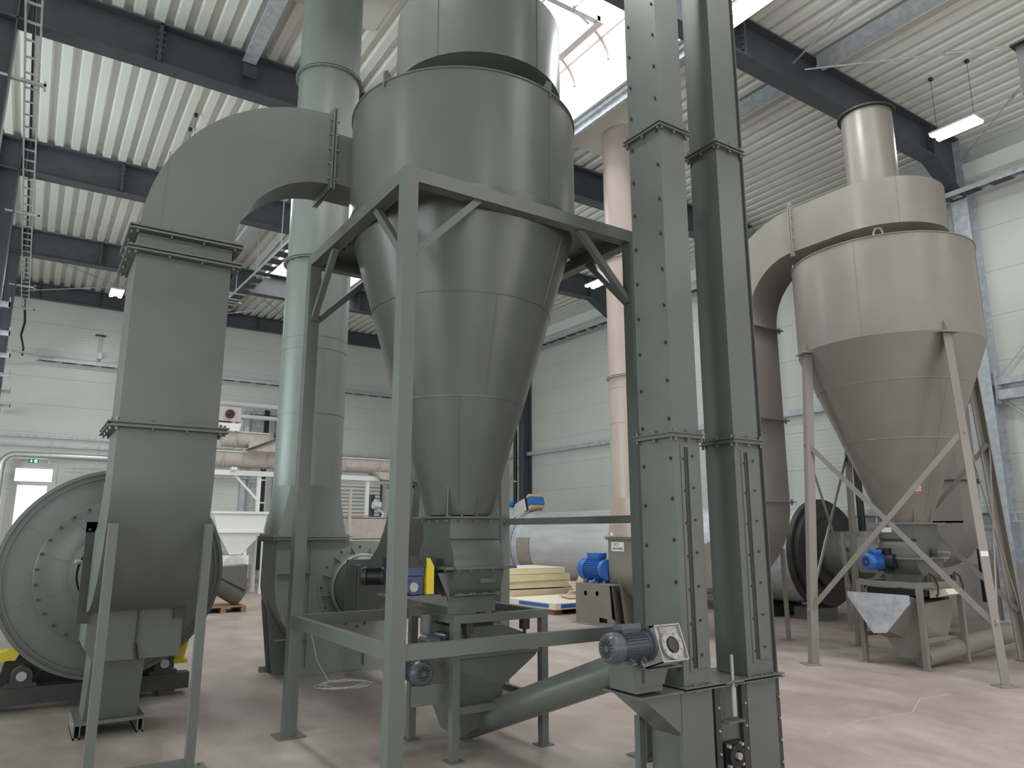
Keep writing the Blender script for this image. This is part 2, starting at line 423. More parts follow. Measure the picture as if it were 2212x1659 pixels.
def column(X0, X1, Y, ztop, mat, label):
    t = thing('steel_column', ((X0+X1)/2, Y, 0), label, 'column')
    MB().box(X0+.02, Y-.007, 0, X1-.02, Y+.007, ztop).build('web', mat, t, smooth=0)
    MB().box(X0, Y-.15, 0, X0+.02, Y+.15, ztop).build('flange', mat, t, smooth=0)
    MB().box(X1-.02, Y-.15, 0, X1, Y+.15, ztop).build('flange', mat, t, smooth=0)
    MB().box(X0-.06, Y-.2, 0, X1+.03, Y+.2, .03).build('base_plate', mat, t, smooth=0)
    return t
c0 = column(15.0, 15.37, 6.45, 9.4, 'galv', 'wide galvanised steel column right of the brown cyclone, under the end of the nearest roof beam')
g = MB().box(15.08, 6.2, 4.0, 15.1, 6.32, 4.62)
for zz in (4.12, 4.2, 4.5, 4.56): g.bolts([(15.08, 6.24, zz), (15.08, 6.29, zz)], (-1, 0, 0), .016, .02)
g = MB().prism([(15.12, 6.29, 3.98), (15.3, 6.29, 3.98), (15.36, 6.29, 4.08), (15.36, 6.29, 4.5), (15.28, 6.29, 4.62), (15.12, 6.29, 4.62)], (0, .012, 0))
for x, z in ((15.17, 4.1), (15.22, 4.06), (15.17, 4.3), (15.25, 4.3), (15.17, 4.5), (15.22, 4.54), (15.27, 4.48)): g.bolts([(x, 6.29, z)], (0, -1, 0), .017, .02)
g.build('gusset_plate', 'galv', c0, smooth=0)
column(15.0, 15.37, 11.7, 9.4, 'galv', 'galvanised column on the right wall behind the brown swept duct')
column(15.0, 15.37, 16.9, 9.4, 'galv', 'slim looking galvanised column just left of the warm beige stack')
column(15.0, 15.37, 22.2, 9.4, 'bluesteel', 'dark far column seen between the big cone and the pale side wall')
for y in (11.57, 16.85, 22.13):
    column(-1.22, -.85, y, 9.4, 'bluesteel', {11.57: 'dark column at the top left edge of the view', 16.85: 'dark column at the left edge below the second roof beam', 22.13: 'farthest dark column at the left edge'}[y])
# wall rails
for i, (z, y0, y1) in enumerate(((4.43, -9, 27.1), (2.02, 6.7, 27.1))):
    struct(MB().box(15.24, y0, z-.07, 15.39, y1, z+.07).build('trim_%d' % (i+3), 'galv', smooth=0))
struct(MB().box(15.2, YN, 8.62, 15.39, YF, 8.95).build('trim_5', 'deck', smooth=0))
struct(MB().box(XL, YF-.1, 4.5, 15.3, YF-.01, 4.58).box(XL, YF-.1, 4.22, 15.3, YF-.01, 4.28).build('trim_6', 'galv', smooth=0))
# purlins between the frames
P = [(2.28, 6.62, 11.38, 'grey strut under the roof sheet, upper left, bolted to the beam beside the stack'),
     (10.3, -4, 6.28, 'long strut under the roof sheet crossing the upper right corner'),
     (10.3, 6.62, 11.4, 'strut under the roof sheet right of the twin elevator legs'),
     (4.15, 17.02, 21.96, 'strut under the far roof sheet right of the square duct flange'),
     (10.9, 17.02, 21.96, 'far strut under the roof sheet beside the warm beige stack')]
for x, y0, y1, l in P:
    tag(MB().box(x-.07, y0, 9.22, x+.07, y1, 9.40).box(x-.11, y0, 9.21, x+.11, y1, 9.222).build('purlin', 'galv', smooth=0), l, 'purlin')
t = thing('mounting_plate', (2.28, 11.4, 9.0), 'small bolted plate on the roof beam, end of the upper left strut', 'plate')
MB().box(2.2, 11.40, 8.98, 2.42, 11.42, 9.2).bolts([(2.25, 11.40, 9.03), (2.37, 11.40, 9.03), (2.25, 11.40, 9.15), (2.37, 11.40, 9.15)], (0, -1, 0), .014, .02).build('plate', 'bluesteel', t, smooth=0)
# bracing rods
RODS = [((9.6, 6.3, 9.05), (8.0, 1.5, 9.2), 'steel rod rising from the nearest beam to the top edge of the view'),
        ((9.9, 6.3, 9.05), (14.9, 1.4, 9.05), 'long thin steel rod crossing the upper right corner'),
        ((14.95, 6.3, 8.9), (10.3, 1.4, 9.1), 'steel rod with turnbuckle at the right edge, above the wall gutter'),
        ((-.7, 22.3, 8.95), (4.3, 26.9, 9.05), 'thin rod under the far left roof running down towards the lamp'),
        ((-.9, 26.8, 9.05), (4.5, 22.3, 9.05), 'thin rod under the far left roof running flat above the end beam'),
        ((4.9, 22.4, 9.05), (8.3, 26.9, 9.05), 'thin rod between the square duct and the tall stack, falling right'),
        ((4.2, 26.9, 9.05), (8.0, 22.4, 9.1), 'thin rod between the square duct and the tall stack, nearly level'),
        ((15.3, 6.27, 4.5), (15.3, 3.4, 7.6), 'wall bracing rod going up from the bolted gusset on the right column'),
        ((15.3, 6.27, 4.05), (15.3, 3.2, 1.2), 'wall bracing rod going down from the bolted gusset on the right column'),
        ((15.3, 22.4, 4.3), (15.3, 26.9, 1.2), 'thin wall rod in the gap right of the big cone tip')]
for a, b, l in RODS:
    t = thing('bracing_rod', a, l, 'bracing rod'); A, B = vec(a), vec(b)
    MB().tube(a, b, .014, n=8).build('rod', 'galv', t)
    c = A+(B-A)*.3; e = A+(B-A)*.34
    MB().tube(c, e, .03, n=8).build('turnbuckle', 'galv', t)
tag(MB().box(15.16, 2, 4.06, 15.3, 6.28, 4.24).build('wall_strut', 'galv', smooth=0), 'flat galvanised strut leaving the gusset plate at the right edge', 'strut')

# gutter-like cable trays
def ladder_tray(p, q, w, label, rung=.3, mat='galv', side=.05, depth=.06, cat='cable tray', drop=None, up=(0, 0, 1)):
    p, q = vec(p), vec(q); d = (q-p); L = d.length; d.normalize(); a = d.cross(vec(up)).normalized()*(w/2)
    t = thing('cable_tray', p, label, cat)
    for s in (1, -1): MB().bar(p+a*s, q+a*s, .022, depth, up).build('side_rail', mat, t, smooth=0)
    n = int(L/rung); z0 = vec((0, 0, 0))
    m = MB().bar(z0-a*.93, z0+a*.93, .03, .02, up)
    spots = [p+d*(i*rung) for i in range(n+1)]
    many(m, 'rung', mat, t, spots[:100])
    if len(spots) > 100:
        m = MB()
        for c in spots[100:]: m.bar(c-a, c+a, .03, .02, up)
        m.build('rungs', mat, t, smooth=0)['kind'] = 'stuff'
    return t
t = ladder_tray((-.54, -2, 7.95), (-.66, 24.6, 7.95), .17, 'long light cable ladder hanging down the left edge of the view', rung=.42, mat='zinc')
MB().pipe([(-.56, 5, 7.99), (-.6, 12, 7.99), (-.64, 20, 7.99), (-.66, 24.5, 7.97)], .02, 6).build('cable', 'black', t)
for y in (11.57, 16.85, 22.13, 24.5):
    t = thing('tray_bracket', (-.86, y, 7.88), {11.57: 'tray bracket on the left column nearest the top of the view', 16.85: 'tray bracket on the left column, second from the top', 22.13: 'tray bracket on the left column, third from the top', 24.5: 'lowest tray bracket where the left cable ladder ends'}[y], 'bracket')
    MB().box(-1.0, y-.03, 7.87, -.42, y+.03, 7.91).build('arm', 'zinc', t, smooth=0)
    MB().box(-.45, y-.03, 7.82, -.42, y+.03, 7.95).build('tip', 'zinc', t, smooth=0)
MB_drop = MB().pipe([(-.66, 24.6, 7.95), (-.62, 24.9, 7.6), (-.68, 25.3, 7.3), (-.6, 26.2, 7.1), (-.62, 26.9, 7.02)], .03, 6)
tag(MB_drop.build('cable_bundle', 'black'), 'black cables dropping from the end of the left cable ladder', 'cable')
rail = [(-.573, 13.9), (-.6, 16), (-.62, 18.1), (-.65, 20.4), (-.68, 22.9), (-.71, 25.5)]
tag(MB().bar((-.85, 12.8, 5.2), (-1.0, 26.9, 5.2), .06, .1).build('support_rail', 'galv', smooth=0), 'horizontal rail carrying the stub arms at the left edge', 'rail')
for i, (x, y) in enumerate(rail):
    q = ('topmost', 'second from the top', 'third from the top', 'fourth from the top', 'fifth from the top', 'lowest')[i]
    tag(MB().bar((-.95, y, 5.2), (x, y, 5.2), .06, .09).box(x-.02, y-.03, 5.15, x, y+.03, 5.32).build('stub_arm', 'galv', smooth=0), 'stub arm at the left edge of the view, '+q, 'bracket', 'stub arms at the left edge')
def basket(p, q, label, h=.1, w=.2, up=(0, 0, 1)):
    t = thing('cable_tray', p, label, 'cable tray'); p, q = vec(p), vec(q); d = (q-p).normalized(); a = d.cross(vec(up)).normalized()*(w/2)
    MB().bar(p-a, q-a, .01, h, up).build('side_wall', 'galv', t, smooth=0); MB().bar(p+a, q+a, .01, h, up).build('side_wall', 'galv', t, smooth=0)
    L = (q-p).length; n = int(L/.55); hz = vec((0, 0, h/2)); z0 = vec((0, 0, 0))
    many(MB().bar(z0-hz, d*.36-hz, w, .008, up), 'bottom_plate', 'darksteel', t, [p+d*(i*.55+.12) for i in range(n)])
    many(MB().bar(z0-a*1.2-hz*1.2, a*1.6-hz*1.2, .05, .03, up), 'support', 'galv', t, [p+d*(i*2.6) for i in range(int(L/2.6)+1)])
    return t
basket((14.72, -3, 8.16), (14.72, 26.5, 8.16), 'perforated cable tray running along the right wall under the roof')
basket((-.2, 26.95, 6.98), (14.9, 26.95, 6.98), 'perforated cable tray running along the far end wall')
tag(MB().bar((-1.0, 26.2, 7.0), (.3, 26.9, 7.05), .12, .05).build('wall_bracket', 'galv', smooth=0), 'slanted bracket at the left end of the far wall cable tray', 'bracket')
t = thing('wall_conduit', (1.42, 26.96, 6.9), 'thin vertical conduit with a small box above the far wall tray', 'conduit')
MB().tube((1.45, 27.1, 6.95), (1.45, 27.1, 8.0), .018, n=6).build('tube', 'galv', t); MB().box(1.42, 27.0, 7.2, 1.54, 27.12, 7.4).build('box', 'white', t, smooth=0)
MB().box(1.3, 27.08, 7.98, 1.6, 27.14, 8.03).build('crossbar', 'darksteel', t, smooth=0)
t = basket((4.42, 15.6, 8.02), (4.12, 24.2, 8.02), 'hanging cable tray between the square duct and the tall stack', h=.08, w=.3)
for y in (16.4, 18.6, 20.9, 23.1): MB().tube((4.32, y, 8.05), (4.32, y, 9.56), .012, n=6).build('hanger', 'galv', t)
MB().box(4.0, 23.9, 7.45, 4.1, 24.0, 7.8).build('yellow_tag', 'yellow', t, smooth=0)
ladder_tray((14.98, 26.9, 1.85), (15.1, 2.5, 1.88), .16, 'low wire cable tray along the right wall behind the brown machine', rung=.22, up=(1, 0, 0))
# black rain pipes
for x, y, l, zb in ((14.86, 6.78, 'black downpipe beside the wide galvanised column at right', .35), (14.9, 9.1, 'black downpipe on the side wall behind the brown cone', 0), (14.95, 22.5, 'black downpipe beside the far dark column', 0)):
    t = thing('downpipe', (x, y, zb), l, 'pipe')
    MB().tube((x, y, zb), (x, y, 8.1), .075, n=16).build('pipe', 'black', t)
    for z in (1.3, 3.4, 5.5, 7.4): MB().ring((x, y, z), .07, .088, 0, .05, 16).build('clamp', 'galv', t)

# silver heating pipe over the exit, exit sign, small pipes
t = thing('insulated_pipe', (0, 26.6, 3.8), 'silver insulated pipe above the exit door, bending down at its left end', 'pipe')
pts = [(-.75, 26.6, .0), (-.75, 26.6, 3.5)]+[(-.75+.33*(1-math.cos(R(a))), 26.6, 3.57+.33*math.sin(R(a))) for a in range(15, 91, 15)]+[(6.5, 26.6, 3.9)]
MB().pipe(pts, .105, 16).build('pipe', 'zinc', t)
for x in (.45, 1.72, 3.4, 5.0):
    MB().tube((x, 26.6, 4.0), (x, 26.6, 4.45), .012, n=6).box(x-.03, 26.58, 3.66, x+.03, 26.62, 3.76).build('hanger', 'galv', t)
t = thing('exit_sign', (.035, 26.5, 3.66), 'small green exit sign above the glazed door', 'sign')
MB().box(-.1, 26.5, 3.655, .17, 26.52, 3.77).build('panel', 'exitgreen', t, smooth=0)
a = MB().box(-.03, 26.495, 3.70, -.01, 26.5, 3.755).prism([(-.05, 26.495, 3.715), (-.02, 26.495, 3.672), (.01, 26.495, 3.715)], (0, .004, 0)); a.build('arrow', 'exitwhite', t, smooth=0)
MB().box(.06, 26.495, 3.67, .13, 26.5, 3.76).build('doorway_symbol', 'exitwhite', t, smooth=0)
MB().prism([(.075, 26.49, 3.68), (.10, 26.49, 3.71), (.115, 26.49, 3.68), (.12, 26.49, 3.69), (.11, 26.49, 3.735), (.09, 26.49, 3.735)], (0, .004, 0)).build('running_figure', 'exitgreen', t, smooth=0)
MB().tube((.04, 26.51, 3.77), (.04, 26.51, 3.84), .01, n=6).build('bracket', 'galv', t)
ladder_tray((.9, 26.9, 3.52), (6.8, 26.9, 3.52), .12, 'wire cable tray just below the silver pipe on the far wall', rung=.25, up=(0, 1, 0))

# ---------------------------------------------------------------- lamps
def lamp(x, y, label, z=8.3, vis=True, power=88):
    t = thing('hanging_lamp', (x, y, z), label, 'lamp', None)
    for s in (-1, 1):
        MB().box(x+s*.11-.045, y-.36, z, x+s*.11+.045, y+.36, z+.035).build('light_bar', 'tube', t, smooth=0)
    MB().box(x-.17, y-.37, z+.036, x+.17, y+.37, z+.07).build('housing', 'lampoff', t, smooth=0)
    for s in (-1, 1): MB().tube((x, y+s*.3, z+.07), (x, y+s*.3, 9.46), .004, n=5).box(x-.03, y+s*.3-.03, 9.40, x+.03, y+s*.3+.03, 9.46).build('suspension_wire', 'darksteel', t)
    for q in (-1, 1):
        l = area('lamp_light', (0, 0, 0), (0, 0, 0), .09, .72, power/2, (.97, 1, .97)); l.parent = t; l.location = (q*.11, 0, -.012)
lamp(12.5, 5.27, 'glowing twin tube lamp at upper right, hanging over the brown machine')
lamp(7.15, 5.35, 'glowing twin tube lamp at the top edge right of the elevator legs')
tag(MB().box(5.2, 5.0, 9.38, 8.15, 5.10, 9.44).box(5.2, 5.6, 9.38, 8.15, 5.70, 9.44).build('lamp_carrier', 'galv', smooth=0), 'pair of steel bars across the roof light carrying the lamp at the top edge', 'bar')
lamp(12.5, 14.7, 'small glowing lamp seen left of the warm beige stack')
lamp(1.5, 22.95, 'pair of glowing lights far back at left of the square duct')
lamp(1.9, 14.2, 'lamp hidden behind the green elbow duct', power=190)
for x, y, q in ((1.6, 5, 'above the left square duct'), (1.6, -4, 'behind the viewer on the left'), (7.15, -4, 'behind the viewer in the middle'), (12.5, -4, 'behind the viewer on the right'), (-5, 5, 'in the left aisle beside the viewer'), (-5, 15, 'in the left aisle near the far wall')):
    lamp(x, y, 'twin tube lamp '+q, vis=False, power=190 if (x, y) == (1.6, 5) else 88)

# ================================================================ MACHINERY HELPERS
def motor(t, mtx, L, r, mat, box_side='up', fan_mat=None, feet=True):
    """electric motor along local +X from the fan end at the origin"""
    fan_mat = fan_mat or mat
    m = MB().lathe((0, 0, 0), [(0, 0), (r*.80, 0), (r*.98, L*.05), (r*1.02, L*.10), (r*1.02, L*.27), (r*.97, L*.28), (0, L*.28)], 32, 'X')
    m.xf(mtx).build('fan_cover', fan_mat, t)
    g = MB()
    for k in range(14):
        a = 2*pi*k/14
        g.bar((-.0015, math.cos(a)*r*.25, math.sin(a)*r*.25), (-.0015, math.cos(a)*r*.66, math.sin(a)*r*.66), r*.09, .003, up=(1, 0, 0))
    g.xf(mtx).build('fan_grille', 'black', t, smooth=0)
    m = MB().lathe((0, 0, 0), [(r*.84, L*.28), (r*.84, L*.88), (r*.93, L*.885), (r*.93, L*1.0), (r*.4, L*1.0)], 32, 'X')
    for k in range(28):
        a = 2*pi*k/28
        if abs(math.sin(a)) > .93 and math.sin(a) > 0: continue
        c, s = math.cos(a), math.sin(a)
        m.bar((L*.29, c*r*.88, s*r*.88), (L*.86, c*r*.88, s*r*.88), r*.035, r*.18, up=(0, c, s))
    m.xf(mtx).build('finned_body', mat, t)
    b = MB(); b.loft([[(L*.36, -r*.42, r*.85), (L*.76, -r*.42, r*.85), (L*.76, r*.42, r*.85), (L*.36, r*.42, r*.85)], [(L*.32, -r*.5, r*1.15), (L*.8, -r*.5, r*1.15), (L*.8, r*.5, r*1.15), (L*.32, r*.5, r*1.15)],
                      [(L*.32, -r*.5, r*1.48), (L*.8, -r*.5, r*1.48), (L*.8, r*.5, r*1.48), (L*.32, r*.5, r*1.48)]])
    b.bolts([(x, y, r*1.48) for x in (L*.36, L*.76) for y in (-r*.4, r*.4)], (0, 0, 1), r*.05, r*.05)
    if box_side == 'none': return
    if box_side == 'side': b.xf(Matrix.Rotation(R(-90), 4, 'X'))
    b.xf(mtx).build('terminal_box', mat, t, smooth=0)
    if feet:
        for x in (L*.4, L*.72):
            for y in (-r*.7, r*.7): MB().bar((x, y*.7, -r*.7), (x, y*1.25, -r*1.13), r*.3, r*.14, up=(1, 0, 0)).box(x-r*.2, y*1.1-r*.15, -r*1.18, x+r*.2, y*1.1+r*.3*(1 if y > 0 else -1), -r*1.08).xf(mtx).build('motor_foot', mat, t, smooth=0)
TR = Matrix.Translation
def RZ(a): return Matrix.Rotation(R(a), 4, 'Z')
def RX(a): return Matrix.Rotation(R(a), 4, 'X')
def RY(a): return Matrix.Rotation(R(a), 4, 'Y')

def seam_ring(m, c, r, z, t=.004): m.ring((c[0], c[1], z), r-.01, r+t, -.006, .006, 96)

# ================================================================ GREEN CYCLONE
CX, CY, CR = 2.92, 5.22, .975
cy = thing('cyclone_separator', (CX, CY, 1.70), 'huge grey-green steel cyclone with long cone, standing in the square frame in the middle', 'cyclone')
m = MB().lathe((CX, CY, 0), [(0, 4.14), (CR, 4.14), (CR, 5.085), (CR+.012, 5.09), (CR+.012, 5.10), (CR-.03, 5.10), (.40, 5.16)], 128)
m.bar((CX+CR*math.cos(R(-75))*1.001, CY+CR*math.sin(R(-75))*1.001, 4.15), (CX+CR*math.cos(R(-75))*1.001, CY+CR*math.sin(R(-75))*1.001, 5.08), .005, .005, up=(1, 0, 0))
m.build('cylinder_body', 'green', cy)
def cone_r(z): return .26+(CR-.26)*(z-1.73)/(4.14-1.73)
m = MB().lathe((CX, CY, 0), [(.26, 1.73), (CR, 4.14)], 128)
for z in (2.62, 3.38): m.ring((CX, CY, z), cone_r(z)-.01, cone_r(z)+.005, -.005, .005, 128)
for a, z0, z1 in ((-58, 3.39, 4.12), (-150, 3.39, 4.12), (-98, 2.63, 3.37), (-30, 2.63, 3.37), (-120, 1.8, 2.61), (-42, 1.8, 2.61)):
    c, s = math.cos(R(a)), math.sin(R(a)); m.tube((CX+c*(cone_r(z0)+.001), CY+s*(cone_r(z0)+.001), z0), (CX+c*(cone_r(z1)+.001), CY+s*(cone_r(z1)+.001), z1), .004, n=6)
m.build('cone', 'green', cy)
# volute head
def volute(c, rs, z0, z1, side, exitY, wid, mb):
    """rs: radius at 90,180,270,360 deg measured towards the exit side"""
    P = []
    for k in range(0, 37):
        t = k/36; a = 90+270*t
        q = t*3; i = min(2, int(q)); r = rs[i]+(rs[i+1]-rs[i])*(q-i)
        P.append((c[0]+side*math.cos(R(a))*r, c[1]+math.sin(R(a))*r))
    xe = c[0]+side*rs[3]
    P += [(xe, exitY), (xe-side*wid, exitY), (xe-side*wid, c[1]+rs[0]*.96)]
    mb.prism([(x, y, z0) for x, y in P], (0, 0, z1-z0)); return P
hm = MB(); P = volute((2.97, 5.19), (.58, .70, .77, .83), 5.40, 6.08, 1, 6.25, .62, hm)
for k in (9, 17, 26): hm.bar((P[k][0], P[k][1], 5.40), (P[k][0], P[k][1], 6.08), .008, .008, up=(1, 0, 0))
hm.build('outlet_scroll', 'green', cy)
MB().tube((2.95, 5.2, 5.12), (2.95, 5.2, 5.41), .43, n=64).build('neck', 'green', cy)
MB().tube((2.95, 5.2, 6.08), (2.95, 5.2, 7.3), .3, n=64).ring((2.95, 5.2, 7.3), .3, .34, 0, .02, 64).build('top_pipe', 'green', cy)
for a in (-160, -75, 15, 110):
    c, s = math.cos(R(a)), math.sin(R(a)); p = (CX+c*(CR+.0), CY+s*(CR+.0))
    l = MB().prism([(p[0]-c*.04, p[1]-s*.04, 5.07), (p[0]+c*.015, p[1]+s*.015, 5.05), (p[0]+c*.015, p[1]+s*.015, 5.18), (p[0]-c*.02, p[1]-s*.02, 5.21), (p[0]-c*.06, p[1]-s*.06, 5.17)], (-s*.014, c*.014, 0))
    l.build('lifting_lug', 'green', cy, smooth=0)
# inlet stub and collar
MB().box(1.90, 5.80, 4.60, 2.75, 6.19, 5.08).build('inlet_stub', 'green', cy, smooth=0)
m = MB().box(CX-.27, CY-.28, 1.705, CX+.30, CY+.28, 1.72); 
m.bolts([(CX-.25+k*.13, CY-.265, 1.72) for k in range(5)], (0, 0, 1), .009, .014); m.bolts([(CX-.25+k*.13, CY-.265, 1.69) for k in range(5)], (0, 0, -1), .009, .014); m.bolts([(CX-.255, CY-.25+k*.125, 1.69) for k in range(5)], (0, 0, -1), .009, .014)
m.build('bottom_flange', 'green_flat', cy, smooth=0)
for a in (-90, 0, 90, 180, -45, 45, 135, -135):
    c, s = math.cos(R(a)), math.sin(R(a))
    q = .245 if a % 90 == 0 else .30
    MB().prism([(CX+c*.25, CY+s*.25, 1.72), (CX+c*q*1.12, CY+s*q*1.12, 1.72), (CX+c*cone_r(1.95), CY+s*cone_r(1.95), 1.95)], (-s*.008, c*.008, 0)).build('gusset', 'green_flat', cy, smooth=0)

# support frame of the cyclone
FX0, FX1, FY0, FY1 = 1.90, 4.03, 4.20, 6.27
fr = thing('cyclone_stand', (2.93, 5.23, 0), 'tall grey-green square tube frame carrying the big green cyclone', 'frame')
w = .10
for x, y in ((FX0, FY0), (FX0, FY1-w), (FX1-w, FY1-w), (FX1-w, FY0)):
    MB().box(x, y, .012, x+w, y+w, 3.95).build('post', 'green_flat', fr, smooth=0)
    MB().box(x-.06, y-.06, 0, x+w+.06, y+w+.06, .012).bolts([(x-.035, y-.03, .012), (x+w+.035, y+w+.03, .012)], (0, 0, 1)).build('foot_plate', 'green_flat', fr, smooth=0)
for a in ((FX0, FY0, FX1, FY0+w), (FX0, FY1-w, FX1, FY1), (FX0, FY0+w, FX0+w, FY1-w), (FX1-w, FY0+w, FX1, FY1-w)):
    MB().box(a[0], a[1], 3.95, a[2], a[3], 4.05).build('top_beam', 'green_flat', fr, smooth=0)
for a in ((FX0+w, FY0+.01, FX1-w, FY0+.06), (FX0+w, FY1-.06, FX1-w, FY1-.01), (FX0+.01, FY0+w, FX0+.06, FY1-w)):
    MB().box(a[0], a[1], .84, a[2], a[3], .93).build('lower_rail', 'green_flat', fr, smooth=0)
MB().box(FX1-.06, FY0+w, 1.67, FX1-.01, FY1-w, 1.73).build('side_rail', 'green_flat', fr, smooth=0)
b = .55
for (x, y, sx, sy) in ((FX0+.05, FY0+.05, 1, 1), (FX0+.05, FY1-.05, 1, -1), (FX1-.05, FY1-.05, -1, -1), (FX1-.05, FY0+.05, -1, 1)):
    MB().bar((x+sx*.05, y, 3.45), (x+sx*b, y, 3.96), .05, .05, up=(0, 1, 0)).build('knee_brace', 'green_flat', fr, smooth=0)
    MB().bar((x, y+sy*.05, 3.45), (x, y+sy*b, 3.96), .05, .05, up=(1, 0, 0)).build('knee_brace', 'green_flat', fr, smooth=0)
    g = MB().prism([(x+sx*.05, y+sy*.05, 4.05), (x+sx*.74, y+sy*.05, 4.05), (x+sx*.66, y+sy*.30, 4.05), (x+sx*.30, y+sy*.66, 4.05), (x+sx*.05, y+sy*.74, 4.05)], (0, 0, .012))
    for q in (.34, .48): g.bolts([(x+sx*q, y+sy*.14, 4.05), (x+sx*.14, y+sy*q, 4.05)], (0, 0, -1), .014, .016)
    g.build('corner_plate', 'green_flat', fr, smooth=0)

# ================================================================ INLET DUCT WITH ELBOW
du = thing('inlet_duct', (.82, 6.1, 0), 'big grey-green square duct with swan neck elbow entering the green cyclone from the left', 'duct')
DX0, DX1, DY0, DY1 = .48, 1.15, 5.80, 6.36
EC = (1.93, 3.80)
m = MB().elbow('XZ', EC, EC[0]-DX1, EC[0]-DX0, 180, 90, DY0, DY1-.17, 28)
m.bar((.62, DY0-.001, 3.85), (.635, DY0-.001, 4.50), .006, .004, up=(0, 1, 0))
m.build('elbow', 'green', du)
m = MB()
m.box(EC[0]-.032, DY0-.045, EC[1]+EC[0]-DX1-.05, EC[0]-.016, DY1-.13, EC[1]+EC[0]-DX0+.05).box(EC[0]-.006, DY0-.045, EC[1]+EC[0]-DX1-.05, EC[0]+.01, DY1-.13, EC[1]+EC[0]-DX0+.05)
m.bolts([(EC[0]-.032, DY0-.025, 4.62+k*.14) for k in range(5)], (-1, 0, 0), .010, .02).bolts([(EC[0]+.01, DY0-.025, 4.62+k*.14) for k in range(5)], (1, 0, 0), .010, .02)
m.build('side_flange', 'green_flat', du, smooth=0)
m = MB(); rect_flange(m, DX0-.01, DY0-.01, DX1+.01, DY1+.01, 3.82, .06, n=4).build('flange', 'green_flat', du, smooth=0)
m = MB(); rect_flange(m, DX0-.01, DY0-.01, DX1+.01, DY1+.01, 3.66, .06, n=4).build('flange', 'green_flat', du, smooth=0)
m = MB(); m.box(DX0, DY0, 3.66, DX1, DY1, 3.82).build('neck', 'green', du, smooth=0)
m = MB(); rect_flange(m, DX0-.01, DY0-.01, DX1+.01, DY1+.01, 2.35, .06, n=4).build('flange', 'green_flat', du, smooth=0)
MB().box(DX0, DY0, 2.35, DX1, DY1, 3.66).build('upper_section', 'green', du, smooth=0)
m = MB().box(DX0, DY0, 1.97, DX1, DY1, 2.35)
m.elbow('YZ', (6.78, 1.97), .36, .98, 180, 270, DX0, DX1, 20)
m.build('lower_bend', 'green', du)
m = MB().box(DX0-.06, 6.80, .90, DX0+.03, 6.83, 1.68).box(DX1-.03, 6.80, .90, DX1+.06, 6.83, 1.68).box(DX0-.06, 6.80, 1.60, DX1+.06, 6.83, 1.68)
m.bolts([(x, 6.80, z) for x in (DX0-.035, DX1+.035) for z in (1.0, 1.2, 1.4, 1.62)], (0, -1, 0), .013, .012)
m.build('outlet_flange', 'darksteel', du, smooth=0)
st = thing('duct_stand', (.82, 5.75, 0), 'two thin grey-green legs with floor tie in front of the left square duct', 'stand')
for x in (.485, 1.10):
    MB().box(x, 5.735, .01, x+.06, 5.795, 1.66).build('leg', 'green_flat', st, smooth=0)
    MB().box(x-.03, 5.70, 0, x+.14, 5.86, .01).bolts([(x+.10, 5.80, .01)], (0, 0, 1)).build('foot_plate', 'green_flat', st, smooth=0)
MB().box(.54, 5.74, .02, 1.10, 5.79, .07).build('floor_tie', 'green_flat', st, smooth=0)

# drop box between duct and drum
db = thing('drop_box', (.78, 7.1, 0), 'grey-green drop box with narrow chute standing under the left square duct', 'chute')
m = MB().prism([(.50, 6.84, 1.60), (.50, 6.84, .70), (.57, 6.84, .60), (1.18, 6.84, .60), (1.20, 6.84, .70), (1.17, 6.84, 1.60)], (0, .66, 0)).build('box', 'green', db, smooth=0)
m = MB().loft([[(.565, 6.9, .60), (.945, 6.9, .60), (.945, 7.45, .60), (.565, 7.45, .60)], [(.56, 7.08, .12), (.95, 7.08, .12), (.95, 7.5, .12), (.56, 7.5, .12)]]).build('chute', 'green', db, smooth=0)
m = MB().box(.50, 7.02, .10, 1.0, 7.55, .125)
for x in (.50, .95): m.box(x, 7.02, 0, x+.05, 7.55, .015).box(x, 7.02, 0, x+.01, 7.55, .1).box(x+.04, 7.02, 0, x+.05, 7.55, .1)
m.build('base_frame', 'green_flat', db, smooth=0)
MB().bar((.86, 6.83, .98), (.855, 6.83, .72), .012, .01, up=(0, 1, 0)).bar((.855, 6.825, .72), (.875, 6.80, .60), .02, .02).build('drip_pin', 'darksteel', db, smooth=0)

# ================================================================ LEFT ROTARY DRUM
LD = (.765, 1.235)
dd = thing('rotary_drum', (LD[0], 11.5, .1), 'big grey-green rotary drum at the left, round end disc facing the viewer', 'drum')
MB().lathe((LD[0], 0, LD[1]), [(0, -8.0), (.89, -8.0), (.89, -15.5), (0, -15.5)], 96, 'Y').build('shell', 'green', dd)
for y in (9.0, 14.2): MB().ring((LD[0], y, LD[1]), .87, .965, -.09, .09, 96, 'Y').build('running_ring', 'darksteel', dd)
m = MB().lathe((LD[0], 0, LD[1]), [(.945, -8.05), (.95, -7.90), (.918, -7.895), (.918, -7.93), (.65, -7.93), (.65, -8.05)], 96, 'Y', closed=True)
m.ring((LD[0], 7.92, LD[1]), .875, .883, -.006, .02, 96, 'Y')
for a in (120, 62, 20, -20, -60, 150, 200):
    c, s = math.cos(R(a)), math.sin(R(a)); m.bar((LD[0]+c*.72, 7.93, LD[1]+s*.72), (LD[0]+c*.87, 7.93, LD[1]+s*.87), .008, .008, up=(0, 1, 0))
m.build('end_plate', 'green', dd)
m = MB().lathe((LD[0], 0, LD[1]), [(.655, -8.0), (.655, -7.80), (.64, -7.79), (.38, -7.79), (.38, -8.0)], 96, 'Y', closed=True)
